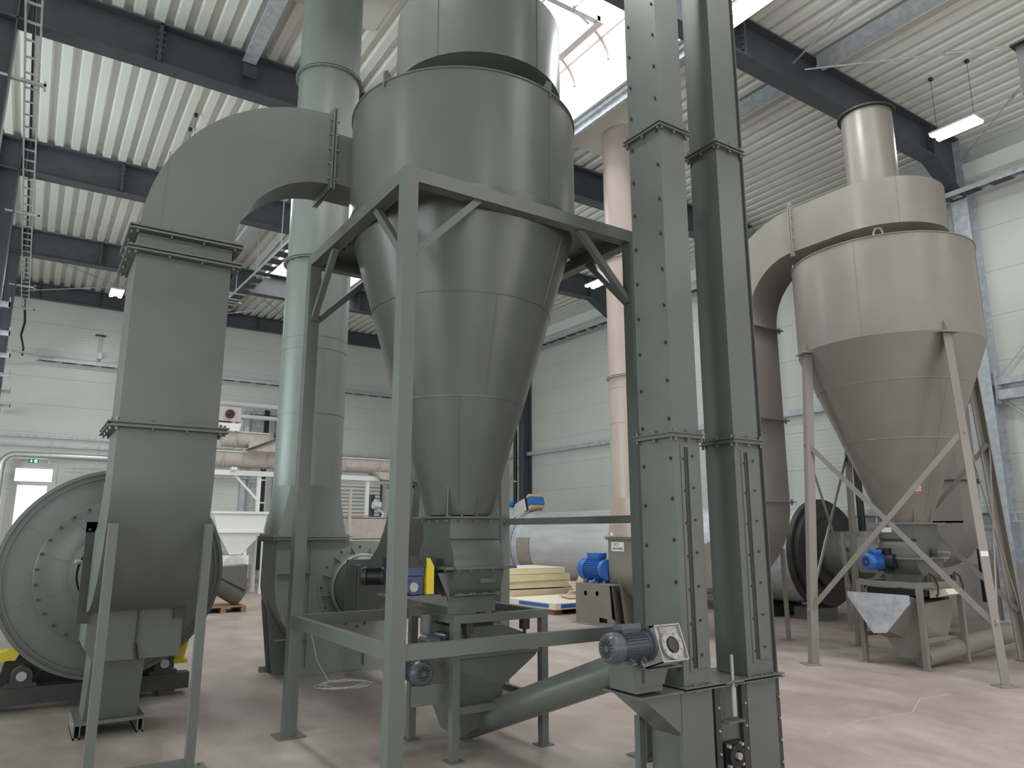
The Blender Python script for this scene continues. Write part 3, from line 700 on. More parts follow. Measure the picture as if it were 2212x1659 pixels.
for a in (165, 128, -160): 
    c, s = math.cos(R(a)), math.sin(R(a)); m.bar((LD[0]+c*.40, 7.79, LD[1]+s*.40), (LD[0]+c*.56, 7.79, LD[1]+s*.56), .006, .006, up=(0, 1, 0))
m.build('inner_disc', 'green', dd)
bp = MB().tube((0, 0, 0), (0, -.02, 0), .013, n=6)
many(bp, 'bolt', 'darksteel', dd, [(LD[0]+math.cos(R(a))*.632, 7.79, LD[1]+math.sin(R(a))*.632) for a in range(8, 360, 12)])
MB().lathe((LD[0], 0, LD[1]), [(.385, -8.0), (.385, -7.74), (.33, -7.73), (.33, -8.0)], 64, 'Y', closed=True).build('collar', 'green', dd)
ip = thing('drum_inlet_pipe', (LD[0], 7.6, LD[1]), 'short round grey-green pipe between drop box and left drum disc', 'pipe')
ra = [(.50, 7.505, .82), (1.17, 7.505, .82), (1.17, 7.505, 1.60), (.50, 7.505, 1.60)]
MB().tube((LD[0], 7.40, LD[1]), (LD[0], 7.74, LD[1]), .315, n=64).build('pipe', 'green', ip)
MB().tube((LD[0]-.24, 7.62, LD[1]+.10), (LD[0]-.34, 7.60, LD[1]+.11), .015, n=12).tube((LD[0]-.31, 7.605, LD[1]+.108), (LD[0]-.35, 7.597, LD[1]+.112), .02, n=12).build('sensor_stub', 'castalu', ip)
rf = thing('roller_stand', (.78, 8.7, 0), 'dark steel roller stand with bearings and yellow guards under the left drum', 'stand')
MB().box(-.5, 8.40, .05, 1.58, 8.56, .20).box(-.5, 9.3, .05, 1.58, 9.46, .20).build('cross_beam', 'darksteel', rf, smooth=0)
MB().box(-.25, 8.38, 0, -.1, 9.5, .05).box(1.3, 8.38, 0, 1.45, 9.5, .05).build('skid', 'darksteel', rf, smooth=0)
for x in (.135, 1.34):
    bl = MB().prism([(x-.13, 8.42, .20), (x+.13, 8.42, .20), (x+.12, 8.42, .235), (x+.085, 8.42, .24)]+[(x+math.cos(R(a))*.085, 8.42, .30+math.sin(R(a))*.085) for a in range(0, 181, 20)]+[(x-.085, 8.42, .24), (x-.12, 8.42, .235)], (0, .09, 0)).build('bearing_block', 'darksteel', rf)
    MB().tube((x, 8.40, .30), (x, 9.4, .30), .042, n=24).build('shaft', 'castalu', bl)
    MB().tube((x, 8.85, .30), (x, 9.15, .30), .16, n=40).build('support_roller', 'darksteel', rf)
arc = [(-.13+.0+math.cos(R(a))*.30, math.sin(R(a))*.30) for a in range(75, 200, 10)]
m = MB()
for i in range(len(arc)-1):
    a, c = arc[i], arc[i+1]; m.bar((.16+a[0], 8.72, .20+a[1]), (.16+c[0], 8.72, .20+c[1]), .22, .012, up=(a[0]+.13, 0, a[1]))
m.prism([(.03+math.cos(R(a))*.30, 8.60, .20+math.sin(R(a))*.30) for a in range(75, 200, 10)]+[(.03+math.cos(R(a))*.22, 8.60, .20+math.sin(R(a))*.22) for a in range(199, 74, -10)], (0, .01, 0))
m.build('wheel_guard', 'yellow', rf, smooth=0)
MB().prism([(1.40, 9.1, .24), (1.64, 9.1, .24), (1.72, 9.1, .62), (1.62, 9.1, .62)], (0, .3, 0)).box(1.40, 9.0, .2, 1.66, 9.45, .24).build('roller_guard', 'yellow', rf, smooth=0)
# dull crates left of the drum
tag(MB().box(-.75, 9.3, 0, -.22, 10.6, .12).box(-.75, 9.3, .17, -.22, 10.6, .30).box(-.72, 9.35, .12, -.66, 10.5, .17).box(-.3, 9.35, .12, -.24, 10.5, .17).build('wood_stack', 'wood', smooth=0), 'low stack of boards at the left edge behind the yellow wheel guard', 'wood stack')

# ================================================================ CENTRIFUGAL FANS WITH STACKS
def fan_set(prefix, x0, x1, y0, y1, zf, sc, mat, matf, labels, R0, topz=9.412, seams=(), flanges=(), rs=.40, z1=None, tall=.62):
    """x0..x1,y0..y1 outlet rectangle at height zf; sc=(X,Z) scroll centre"""
    f = thing('centrifugal_fan', ((x0+x1)/2, (y0+y1)/2, 0), labels[0], 'fan')
    P = [(x0, zf-.01), (x0, sc[1])]
    r0 = sc[0]-x0
    for k in range(1, 25):
        t = k/24; a = 180+250*t; r = r0+(R0-r0)*t
        z = max(.06, sc[1]+math.sin(R(a))*r); P.append((sc[0]+math.cos(R(a))*r, z))
    P += [(x1, P[-1][1]), (x1, zf-.01)] if P[-1][0] > x1 else [(x1, zf-.01)]
    m = MB().prism([(x, y0, z) for x, z in P], (0, y1-y0, 0)).build('scroll_housing', mat, f, smooth=25)
    MB().prism([(x0+.12, y0-.004, sc[1]-.12), (x0+.24, y0-.004, .0), (sc[0]+R0*1.05, y0-.004, .0), (sc[0]+R0*1.05, y0-.004, sc[1]-.2), (sc[0], y0-.004, sc[1])], (0, .02, 0)).build('support_plate', mat, f, smooth=0)
    # raised edge strips and ribs on the facing side
    m = MB().bar((x0+(x1-x0)*.48, y0-.018, zf-.02), (x0+(x1-x0)*.48, y0-.018, .10), .008, .035, up=(0, 1, 0))
    for z in (sc[1]+.17, .42): m.bar((x0+.02, y0-.018, z), (x0+(x1-x0)*.48, y0-.018, z), .008, .035, up=(0, 1, 0))
    m.bar((sc[0]+.1, y0-.018, sc[1]-.6), (sc[0]+.1, y0-.018, .07), .008, .035, up=(0, 1, 0))
    m.build('stiffening_rib', matf, f, smooth=0)
    m = MB(); rect_flange(m, x0, y0, x1, y1, zf, .06, gap=True, n=6).build('outlet_flange', matf, f, smooth=0)
    # inlet: bolted disc, ribs, cone and box
    Y = y0
    m = MB().ring((sc[0], Y, sc[1]), .30, .50, -.001, .012, 72, 'Y').build('inlet_ring', matf, f)
    for k in range(12):
        a = R(k*30+12); c, s = math.cos(a), math.sin(a)
        MB().prism([(sc[0]+c*.36, Y-.012, sc[1]+s*.36), (sc[0]+c*.47, Y-.012, sc[1]+s*.47), (sc[0]+c*.36, Y-.14, sc[1]+s*.36)], (-s*.006, 0, c*.006)).build('gusset', matf, f, smooth=0)
    many(MB().tube((0, 0, 0), (0, -.018, 0), .012, n=6), 'bolt', 'darksteel', f, [(sc[0]+math.cos(R(a))*.46, Y-.012, sc[1]+math.sin(R(a))*.46) for a in range(0, 360, 30)])
    MB().lathe((sc[0], 0, sc[1]), [(.385, -Y), (.385, -(Y-.15)), (.36, -(Y-.17)), (.36, -Y)], 64, 'Y', closed=True).build('inlet_collar', matf, f)
    # feet
    m = MB().box(x0+.24, y0-.05, 0, sc[0]+R0, y0+.0, .02).box(x0+.05, y1-.04, 0, sc[0]+R0, y1+.03, .06).build('base_rail', matf, f, smooth=0)
    MB().prism([(x0+.02, y1-.25, sc[1]-.15), (x0+.13, y1-.25, 0), (x0+.35, y1-.25, 0), (x0+.4, y1-.25, .4)], (0, .02, 0)).prism([(x0+.02, y1-.02, sc[1]-.15), (x0+.13, y1-.02, 0), (x0+.35, y1-.02, 0), (x0+.4, y1-.02, .4)], (0, .02, 0)).build('pedestal_plate', matf, f, smooth=0)
    # stack
    cx, cyy = (x0+x1)/2, (y0+y1)/2
    s = thing('exhaust_stack', (cx, cyy, zf+.02), labels[1], 'exhaust stack')
    z1 = z1 or zf+tall; n = 48
    def sq(i):
        a = 2*pi*i/n; c, q = math.cos(a), math.sin(a); k = 1/max(abs(c), abs(q)); return (cx+c*k*(x1-x0)/2, cyy+q*k*(y1-y0)/2)
    MB().loft([[(*sq(i), zf+.02) for i in range(n)], [(cx+math.cos(2*pi*i/n)*rs, cyy+math.sin(2*pi*i/n)*rs, z1) for i in range(n)]]).build('transition', mat, s, smooth=20)
    m = MB().tube((cx, cyy, z1), (cx, cyy, topz), rs, n=96)
    for z in seams: m.ring((cx, cyy, z), rs-.01, rs+.004, -.005, .005, 96)
    for i in range(8):
        za = z1+i*1.0; m.bar((cx+rs*math.cos(R(-105+(i%2)*45)), cyy+rs*math.sin(R(-105+(i%2)*45)), za), (cx+rs*math.cos(R(-105+(i%2)*45)), cyy+rs*math.sin(R(-105+(i%2)*45)), za+.98), .006, .006, up=(1, 0, 0))
    m.build('pipe', mat, s)
    for z in flanges:
        m = MB().ring((cx, cyy, z), rs, rs+.045, -.02, -.006, 96).ring((cx, cyy, z), rs, rs+.045, .006, .02, 96)
        m.bolts([(cx+math.cos(R(a))*(rs+.026), cyy+math.sin(R(a))*(rs+.026), z-.02) for a in range(0, 360, 18)], (0, 0, -1), .009, .014)
        m.build('flange', matf, s)
    return f, s
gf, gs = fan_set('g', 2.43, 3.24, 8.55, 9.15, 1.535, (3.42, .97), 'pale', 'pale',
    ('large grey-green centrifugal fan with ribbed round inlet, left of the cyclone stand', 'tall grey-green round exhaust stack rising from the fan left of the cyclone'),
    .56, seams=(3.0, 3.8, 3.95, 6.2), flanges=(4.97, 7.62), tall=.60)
m = MB().ring((2.835, 8.85, 4.75), .40, .408, 0, .003, 64)
tag(MB().box(1.95, 8.0, 9.415, 3.8, 9.8, 9.44).build('roof_collar_sheet', 'flatwhite', smooth=0), 'flat pale sheet on the roof underside where the green stack goes through', 'sheet')
# duct down to this fan from the cyclone head
fd = thing('fan_inlet_duct', (3.45, 6.9, .7), 'grey-green duct behind the cyclone that sweeps down into the left fan', 'duct')
m = MB().elbow('YZ', (6.25, 5.05), .35, 1.03, 0, 90, 3.18, 3.80, 20).build('upper_bend', 'green', fd)
m = MB().loft([[(3.18, 6.60, 5.05), (3.80, 6.60, 5.05), (3.80, 7.28, 5.05), (3.18, 7.28, 5.05)], [(3.12, 6.45, 2.05), (3.78, 6.45, 2.05), (3.78, 6.98, 2.05), (3.12, 6.98, 2.05)]]).build('down_section', 'green', fd, smooth=0)
m = MB(); rect_flange(m, 3.12, 6.45, 3.78, 6.98, 2.06, .05).build('flange', 'green_flat', fd, smooth=0)
m = MB().elbow('YZ', (7.80, 2.05), .81, 1.36, 180, 270, 3.10, 3.76, 24).box(3.10, 7.79, .70, 3.76, 8.0, 1.24).build('lower_bend', 'green', fd)
MB().box(3.06, 7.98, .66, 3.80, 8.02, 1.30).bolts([(3.12, 7.98, z) for z in (.72, .88, 1.04, 1.22)], (0, -1, 0), .012, .015).build('outlet_flange', 'green_flat', fd, smooth=0)
n = 32
def sq2(i, hx, hz, c):
    a = 2*pi*i/n; q, s = math.cos(a), math.sin(a); k = 1/max(abs(q), abs(s)); return (c[0]+q*k*hx, c[1]+s*k*hz)
MB().loft([[(sq2(i, .33, .27, (3.43, .97))[0], 8.02, sq2(i, .33, .27, (3.43, .97))[1]) for i in range(n)], [(3.42+math.cos(2*pi*i/n)*.355, 8.38, .97+math.sin(2*pi*i/n)*.355) for i in range(n)]]).build('round_transition', 'green', fd, smooth=20)

# thin wire coil on the floor
m = MB()
pts = []
for k in range(90):
    a = k*.28; r = .18+.05*math.sin(k*.9)+.0006*k; pts.append((3.05+math.cos(a)*r*1.2, 7.9+math.sin(a)*r, .008+.0003*(k % 7)))
m.pipe(pts, .004, 5).pipe([(2.86, 8.46, .62), (2.85, 8.44, .45), (2.88, 8.3, .2), (2.95, 8.12, .02), (3.05, 8.05, .01)], .004, 5)
tag(m.build('wire_coil', 'cable'), 'loose coil of thin pale wire on the floor in front of the green fan', 'wire')

# ================================================================ VALVE UNDER THE CYCLONE
rv = thing('rotary_valve', (2.94, 5.22, 1.0), 'grey-green rotary valve with bolted flange and small handle, under the big cone', 'valve')
VX0, VX1, VY0, VY1 = 2.72, 3.16, 4.99, 5.45
MB().box(VX0, VY0, 1.55, VX1, VY1, 1.705).build('inlet_neck', 'green', rv, smooth=0)
out = [(VY0, 1.55)]+[(5.22-math.cos(R(a))*.30, 1.34+math.sin(R(a))*.30) for a in range(44, -45, -8)]+[(VY0+.0, 1.12), (VY1, 1.12)]+[(5.22+math.cos(R(a))*.30, 1.34+math.sin(R(a))*.30) for a in range(-44, 45, 8)]+[(VY1, 1.55)]
MB().prism([(VX0, y, z) for y, z in out], (VX1-VX0, 0, 0)).build('rotor_housing', 'green', rv, smooth=25)
m = MB().box(VX0-.01, 4.87, 1.325, VX1+.09, 4.99, 1.345).box(VX0-.08, 4.90, 1.325, VX0, 5.54, 1.345).bolts([(VX0+.02+k*.1, 4.885, 1.325) for k in range(5)], (0, 0, -1), .009, .014).bolts([(VX0-.06, 4.95+k*.12, 1.325) for k in range(5)], (0, 0, -1), .009, .014)
m.build('split_flange', 'green_flat', rv, smooth=0)
m = MB().tube((VX0+.03, 4.965, 1.135), (VX1+.02, 4.965, 1.135), .008, n=8)
for k in range(4): m.box(VX0+.05+k*.11, 4.955, 1.13, VX0+.10+k*.11, 4.985, 1.15)
m.build('hinge', 'green_flat', rv, smooth=0)
MB().box(VX0+.0, VY0+.02, 1.0, VX1-.02, VY1-.02, 1.12).build('outlet_neck', 'green', rv, smooth=0)
MB().box(2.93, 4.90, 1.23, 2.95, 4.96, 1.25).box(3.05, 4.90, 1.23, 3.07, 4.96, 1.25).box(2.93, 4.885, 1.225, 3.07, 4.90, 1.255).build('handle', 'green_flat', rv, smooth=0)
MB().box(2.60, 5.1, 1.28, 2.72, 5.3, 1.40).tube((2.55, 5.2, 1.34), (2.72, 5.2, 1.34), .05).build('shaft_bearing', 'darksteel', rv, smooth=0)
sh = MB().box(2.30, 5.0, 1.13, 2.66, 5.36, 1.145).prism([(2.36, 4.995, 1.13), (2.70, 4.995, 1.13), (2.72, 4.995, 1.05)], (0, .008, 0)).prism([(2.62, 4.99, 1.30), (2.72, 4.99, 1.30), (2.72, 4.99, 1.10)], (0, .008, 0)).build('motor_shelf', 'green_flat', rv, smooth=0)
gm = thing('gear_motor', (2.4, 5.12, 1.145), 'dark blue gearbox with yellow guard and black motor beside the valve under the big cone', 'gear motor')
MB().box(2.33, 5.03, 1.15, 2.52, 5.28, 1.30).box(2.345, 5.02, 1.16, 2.505, 5.03, 1.285).tube((2.43, 5.03, 1.205), (2.43, 5.0, 1.205), .055).box(2.32, 5.02, 1.28, 2.52, 5.30, 1.345).build('gearbox', 'navy', gm)
MB().tube((2.43, 5.01, 1.205), (2.43, 4.995, 1.205), .034, n=24).build('name_disc', 'castalu', gm)
MB().box(2.31, 5.01, 1.345, 2.53, 5.3, 1.415).bolts([(2.35, 5.01, 1.38), (2.49, 5.01, 1.38)], (0, -1, 0), .01, .008).build('top_flange', 'darksteel', gm, smooth=0)
MB().loft([[(2.535, 5.0, 1.15), (2.595, 5.0, 1.15), (2.595, 5.08, 1.15), (2.535, 5.08, 1.15)], [(2.535, 5.0, 1.37), (2.595, 5.0, 1.35), (2.595, 5.08, 1.35), (2.535, 5.08, 1.37)], [(2.535, 5.02, 1.41), (2.57, 5.02, 1.41), (2.57, 5.08, 1.41), (2.535, 5.08, 1.41)]]).build('guard', 'yellow', gm)
motor(gm, TR((2.20, 5.44, 1.27)) @ RZ(-35), .18, .07, 'black', box_side='none', feet=False)

# ================================================================ TABLE FRAME, SCREEN, HOPPER
def table(X0, X1, Y0, Y1, H, low, mat, label, mid=True):
    t = thing('screen_table', ((X0+X1)/2, (Y0+Y1)/2, 0), label, 'table frame'); w = .06
    for x in (X0, X1-w):
        for y in (Y0, Y1-w):
            MB().box(x, y, .01, x+w, y+w, H-w).build('leg', mat, t, smooth=0)
            MB().box(x-.03, y-.03, 0, x+w+.03, y+w+.03, .01).build('foot_plate', mat, t, smooth=0)
    for a in ((X0, Y0, X1, Y0+w), (X0, Y1-w, X1, Y1), (X0, Y0+w, X0+w, Y1-w), (X1-w, Y0+w, X1, Y1-w)):
        MB().box(a[0], a[1], H-w, a[2], a[3], H).build('top_bar', mat, t, smooth=0)
    MB().box(X0+w, Y0+.01, low-.05, X1-w-.35, Y0+.05, low).build('cross_bar', mat, t, smooth=0)
    MB().box(X0+w, Y1-.05, low-.05, X1-w, Y1-.01, low).build('cross_bar', mat, t, smooth=0)
    MB().box(X1-.05, Y0+w, low-.05, X1-.01, Y1-w, low).build('cross_bar', mat, t, smooth=0)
    return t
table(2.70, 3.55, 4.88, 5.64, 1.0, .36, 'green_flat', 'low grey-green square table frame around the sieve under the big cone')
vs = thing('vibrating_sieve', (3.1, 5.25, .70), 'grey-green vibrating sieve tray with round motors hung inside the green table frame', 'sieve')
m = MB().prism([(2.78, 4.96, .90), (2.78, 4.96, .74), (3.46, 4.96, .72), (3.46, 4.96, .80), (3.18, 4.96, .90)], (0, .60, 0)).build('tray', 'green', vs, smooth=0)
MB().box(2.84, 5.0, .88, 3.12, 5.44, .94).build('mesh_deck', 'darksteel', vs, smooth=0)
for x, y in ((2.85, 4.93), (3.36, 4.93), (2.85, 5.60), (3.36, 5.60)):
    MB().tube((x, y, .74), (x, y, .96), .014, n=8).box(x-.03, y-.03, .86, x+.03, y+.03, .95).build('spring_hanger', 'darksteel', vs)
for x, y, z in ((2.58, 5.00, .80), (2.74, 5.07, .80)):
    MB().lathe((x, 0, z), [(0, -(y-.07)), (.055, -(y-.07)), (.062, -(y-.05)), (.062, -(y+.10)), (0, -(y+.10))], 28, 'Y').ring((x, y-.07, z), .018, .024, -.001, .003, 20, 'Y').build('vibration_motor', 'motorgrey', vs)
MB().tube((2.60, 5.12, .86), (2.60, 5.12, 1.0), .045, n=16).build('spout', 'green', vs)
sm = thing('sieve_motor', (2.56, 5.1, .5), 'slate motor with terminal box low behind the front frame post', 'motor')
motor(sm, TR((2.52, 4.98, .60)) @ RZ(90), .24, .085, 'motorgrey', feet=False, box_side='none')
MB().box(2.33, 5.16, .58, 2.44, 5.28, .70).build('terminal_box', 'motorgrey', sm, smooth=0)
MB().box(2.44, 5.0, .38, 2.70, 5.02, .52).build('mounting_plate', 'green_flat', sm, smooth=0)
hp = thing('hopper', (3.05, 5.2, .08), 'grey-green V shaped hopper feeding the inclined screw tube, inside the green table', 'hopper')
def hop(m, x):  # cross-sections along Y
    return m
m = MB().loft([[(2.72, 4.90, .70), (3.47, 4.90, .70), (3.47, 5.55, .68), (2.72, 5.55, .68)],
               [(2.73, 4.905, .62), (3.44, 4.905, .66), (3.44, 5.53, .62), (2.73, 5.53, .62)],
               [(2.80, 4.98, .40), (3.16, 4.92, .47), (3.16, 5.47, .47), (2.80, 5.50, .40)],
               [(2.90, 5.10, .10), (3.16, 5.02, .22), (3.16, 5.40, .22), (2.90, 5.42, .10)]]).build('body', 'green', hp, smooth=0)
MB().box(2.71, 4.89, .692, 3.48, 4.91, .712).build('rim', 'green_flat', hp, smooth=0)
MB().box(2.71, 5.54, .68, 3.48, 5.56, .70).build('rim', 'green_flat', hp, smooth=0)

# ================================================================ SCREW CONVEYOR
A, B = vec((3.08, 5.34, .115)), vec((3.33, 3.62, .79)); dv = (B-A).normalized()
sc = thing('screw_conveyor', (3.2, 4.5, .1), 'inclined grey-green screw conveyor tube rising from the hopper to the bucket elevator', 'conveyor')
MB().tube(A, B, .108, n=48).tube(A-dv*.02, A, .118, n=48).build('tube', 'green', sc)
MB().box(3.20, 3.50, .64, 3.42, 3.74, .80).build('discharge_box', 'green', sc, smooth=0)
MB().prism([(3.18, 3.48, .80), (3.44, 3.48, .80), (3.42, 3.48, .68), (3.20, 3.48, .68)], (0, .02, 0)).build('end_plate', 'green_flat', sc, smooth=0)
wg = thing('worm_gear_motor', (3.4, 3.3, .74), 'slate electric motor with square silver worm gearbox on top of the inclined screw conveyor', 'gear motor')
RT = TR((3.34, 3.42, .915)) @ RX(-20)
m = MB().box(-.10, -.08, -.10, .10, .08, .10)
for x0, x1, z0, z1 in ((-.108, .108, .10, .108), (-.108, .108, -.108, -.10), (-.108, -.10, -.108, .108), (.10, .108, -.108, .108)): m.box(x0, -.10, z0, x1, .08, z1)
m.xf(RT).build('gearbox', 'castalu', wg, smooth=0)
m = MB().ring((0, -.083, -.015), .05, .082, -.0, .022, 40, 'Y')
for k in range(8):
    a = R(k*45+20); m.tube((math.cos(a)*.07, -.105, -.015+math.sin(a)*.07), (math.cos(a)*.07, -.112, -.015+math.sin(a)*.07), .008, n=8)
for k in range(4): m.bar((-.06, -.086, .052+k*.012), (.06, -.086, .052+k*.012), .005, .01)
m.xf(RT).build('flange_ring', 'castalu', wg)
MB().lathe((0, -.08, -.015), [(.042, 0), (.040, .03), (.02, .036), (0, .036)], 32, 'Y').xf(RT).build('hollow_shaft', 'darksteel', wg)
motor(wg, RT @ TR((-.43, .0, .02)) @ RX(12), .32, .085, 'motorgrey')
MB().lathe((0, 0, 0), [(.098, -.125), (.098, -.108), (.05, -.10)], 32, 'X').xf(RT @ TR((0, 0, .02))).build('motor_flange', 'motorgrey', wg)
MB().box(3.22, 3.40, .785, 3.50, 3.60, .795).prism([(3.24, 3.46, .785), (3.44, 3.46, .785), (3.40, 3.46, .70), (3.24, 3.46, .70)], (0, .1, 0)).box(3.22, 3.52, .72, 3.26, 3.62, .92).build('bracket', 'green_flat', wg, smooth=0)

# ================================================================ BUCKET ELEVATOR
be = thing('bucket_elevator', (4.05, 3.68, 0), 'tall twin leg grey-green bucket elevator with bolted casings in the right foreground', 'bucket elevator')
EY0, EY1, EB = 3.50, 3.83, .63
legs = ((3.61, 3.86), (4.22, 4.49))
def leg_casing(x0, x1, z0, z1, nm): MB().box(x0, EY0, z0, x1, EY1 if x0 < 4 else 3.77, z1).build(nm, 'green', be, smooth=0)
for i, (x0, x1) in enumerate(legs):
    for z0, z1 in ((EB+.01, 2.24), (2.26, 4.55 if i == 0 else 4.58), (4.57 if i == 0 else 4.60, 9.40)):
        leg_casing(x0, x1, z0, z1, 'leg_casing')
    for z in (2.25, 4.56 if i == 0 else 4.59):
        m = MB(); rect_flange(m, x0, EY0, x1, EY1 if i == 0 else 3.77, z, .035, t=.008, n=3).build('casing_flange', 'green_flat', be, smooth=0)
    # corner angle strips and inspection cover with its dark gap
    if i == 1: MB().box(4.528, EY0-.004, EB, 4.534, EY0+.05, 9.4).build('edge_angle', 'green_flat', be, smooth=0)
    xa = x0+(x1-x0)*.27
    MB().box(xa+.055, EY0-.012, .74, x1-.03, EY0-.001, 2.17).build('cover_plate', 'green_flat', be, smooth=0)
    MB().box(xa+.028, EY0-.004, .74, xa+.055, EY0-.001, 2.17).build('cover_gap', 'darksteel', be, smooth=0)
    MB().box(xa-.01, EY0-.005, .72, xa+.02, EY0-.001, 2.19).build('cover_strip', 'green_flat', be, smooth=0)
MB().box(4.49, EY0+.012, EB, 4.528, EY0+.06, 9.4).build('edge_shade_strip', 'darksteel', be, smooth=0)  # dark strip standing for the shade on the recessed corner flange
fb = MB().tube((0, 0, 0), (0, -.010, 0), .009, n=6)
sp = []
for (x0, x1) in legs:
    xa = x0+(x1-x0)*.27
    sp += [(xa+.018, EY0-.005, .80+k*.215) for k in range(7)]+[(x1-.09, EY0-.012, .82+k*.215) for k in range(7)]
many(fb, 'bolt', 'darksteel', be, sp)
sb = MB().tube((0, 0, 0), (-.012, 0, 0), .009, n=6).box(-.014, -.004, -.012, -.004, .004, .012)
sp = [(3.61, EY0+.03, .74+k*.27) for k in range(19)]+[(3.61, EY1-.04, .70+k*.27) for k in range(19)]
many(sb, 'side_bolt', 'darksteel', be, sp)
# boot
MB().box(3.63, EY0, 0, 3.86, EY1, EB-.02).build('boot_left_panel', 'green', be, smooth=0)
MB().box(3.86, EY0+.03, 0, 4.20, EY1, EB-.02).build('boot_middle_panel', 'green', be, smooth=0)
MB().box(4.20, EY0, 0, 4.50, EY1, EB-.02).build('boot_right_panel', 'green', be, smooth=0)
for x0, x1 in ((3.58, 3.63), (3.88, 3.93), (4.14, 4.19), (4.50, 4.54)):
    y = EY0 if x0 in (3.58, 4.50) else EY0-.004
    MB().box(x0, y, 0, x1, y+.03, EB-.03).build('corner_angle', 'darksteel' if x0 != 3.58 else 'green_flat', be, smooth=0)
sp = [(x, EY0-.004, .06+k*.14) for x in (3.905, 4.165, 4.52) for k in range(4)]
many(fb2 := MB().tube((0, 0, 0), (0, -.012, 0), .008, n=6), 'boot_bolt', 'castalu', be, sp)
m = MB().box(3.58, EY0-.04, EB-.02, 4.56, EY1+.03, EB-.012).box(3.58, EY0-.04, EB+.0, 4.56, EY1+.03, EB+.008)
m.bolts([(3.68+k*.13, EY0-.025, EB+.008) for k in range(7)], (0, 0, 1), .009, .012).bolts([(3.68+k*.13, EY0-.025, EB-.02) for k in range(7)], (0, 0, -1), .009, .012)
m.build('boot_flange', 'green_flat', be, smooth=0)
# take-up screw and bearing
m = MB().tube((4.03, EY0-.03, .42), (4.03, EY0-.03, .80), .012, n=12).tube((4.03, EY0-.03, .42), (4.03, EY0-.03, .60), .018, n=12).build('take_up_screw', 'castalu', be)
MB().box(3.94, EY0-.05, .625, 4.12, EY0+.02, .64).build('screw_bracket', 'green_flat', be, smooth=0)
MB().box(3.95, EY0-.05, .38, 4.11, EY0+.02, .392).build('screw_bracket', 'green_flat', be, smooth=0)
m = MB().box(3.95, EY0-.01, .10, 4.11, EY0+.03, .26).ring((4.03, EY0-.01, .18), .03, .07, 0, .03, 32, 'Y').build('flange_bearing', 'black', be)
MB().tube((4.03, EY0, .18), (4.03, EY0-.06, .18), .022, n=20).build('shaft_end', 'castalu', be)
many(MB().tube((0, 0, 0), (0, -.025, 0), .012, n=6), 'bearing_bolt', 'castalu', be, [(x, EY0-.01, z) for x in (3.97, 4.09) for z in (.12, .24)])
# feed chute on the left of the boot
m = MB().prism([(3.62, 3.505, EB-.02), (3.25, 3.505, EB-.02), (3.62, 3.505, .33)], (0, .29, 0)).build('feed_chute', 'green', be, smooth=0)
MB().box(3.21, 3.47, EB-.02, 3.58, 3.83, EB-.008).build('feed_flange', 'green_flat', be, smooth=0)
MB().box(3.55, 3.86, 0, 3.60, 3.91, .40).box(3.42, 3.86, 0, 3.66, 3.98, .008).build('boot_leg', 'green_flat', be, smooth=0)

# ================================================================ BROWN CYCLONE
BX, BY, BR = 9.53, 5.21, 1.135
bc = thing('cyclone_separator', (BX, BY, 1.70), 'brown-grey cyclone with scroll head and short top pipe on four splayed legs at right', 'cyclone')
m = MB().lathe((BX, BY, 0), [(0, 3.98), (BR, 3.98), (BR, 5.24), (BR+.012, 5.245), (BR+.012, 5.255), (BR-.03, 5.255), (.45, 5.30)], 128)
for a, in ((-75,), (-165,), (20,)):
    c, s = math.cos(R(a)), math.sin(R(a)); m.bar((BX+c*BR*1.001, BY+s*BR*1.001, 3.99), (BX+c*BR*1.001, BY+s*BR*1.001, 5.24), .006, .006, up=(1, 0, 0))
m.build('cylinder_body', 'beige', bc)
def bcr(z): return .28+(BR-.28)*(z-1.72)/(3.98-1.72)
m = MB().lathe((BX, BY, 0), [(.28, 1.72), (BR, 3.98)], 128)
for z in (2.75, 3.45): m.ring((BX, BY, z), bcr(z)-.01, bcr(z)+.005, -.005, .005, 128)
for a, z0, z1 in ((-110, 1.8, 3.44), (-30, 2.76, 3.97), (160, 2.76, 3.44)):
    c, s = math.cos(R(a)), math.sin(R(a)); m.tube((BX+c*(bcr(z0)+.001), BY+s*(bcr(z0)+.001), z0), (BX+c*(bcr(z1)+.001), BY+s*(bcr(z1)+.001), z1), .004, n=6)
m.build('cone', 'beige', bc)
BE = 5.93
hm = MB(); P = volute((9.57, 5.18), (.70, .79, .85, .87), 5.50, 6.14, -1, BE, .65, hm)
for k in (7, 15, 22, 30): hm.bar((P[k][0], P[k][1], 5.50), (P[k][0], P[k][1], 6.14), .008, .008, up=(1, 0, 0))
hm.build('outlet_scroll', 'beige', bc)
XD = 9.57-.87
MB().tube((BX, BY, 5.25), (BX, BY, 5.51), .5, n=64).build('neck', 'beige', bc)
MB().tube((9.58, 5.2, 6.14), (9.58, 5.2, 7.50), .335, n=96).build('top_pipe', 'beige', bc)
MB().ring((9.58, 5.2, 7.50), .30, .385, 0, .025, 96).build('pipe_rim', 'darksteel', bc)
m = MB()
for a in (-150, -50, 40, 130):
    c, s = math.cos(R(a)), math.sin(R(a)); p = vec((BX+c*(BR-.02), BY+s*(BR-.02), 5.25))
    MB().pipe([p+vec((-s*.05, c*.05, -.12)), p+vec((-s*.05, c*.05, .04)), p+vec((-s*.03, c*.03, .09)), p+vec((s*.03, -c*.03, .09)), p+vec((s*.05, -c*.05, .04)), p+vec((s*.05, -c*.05, -.12))], .013, 8).build('lifting_eye', 'beige', bc)
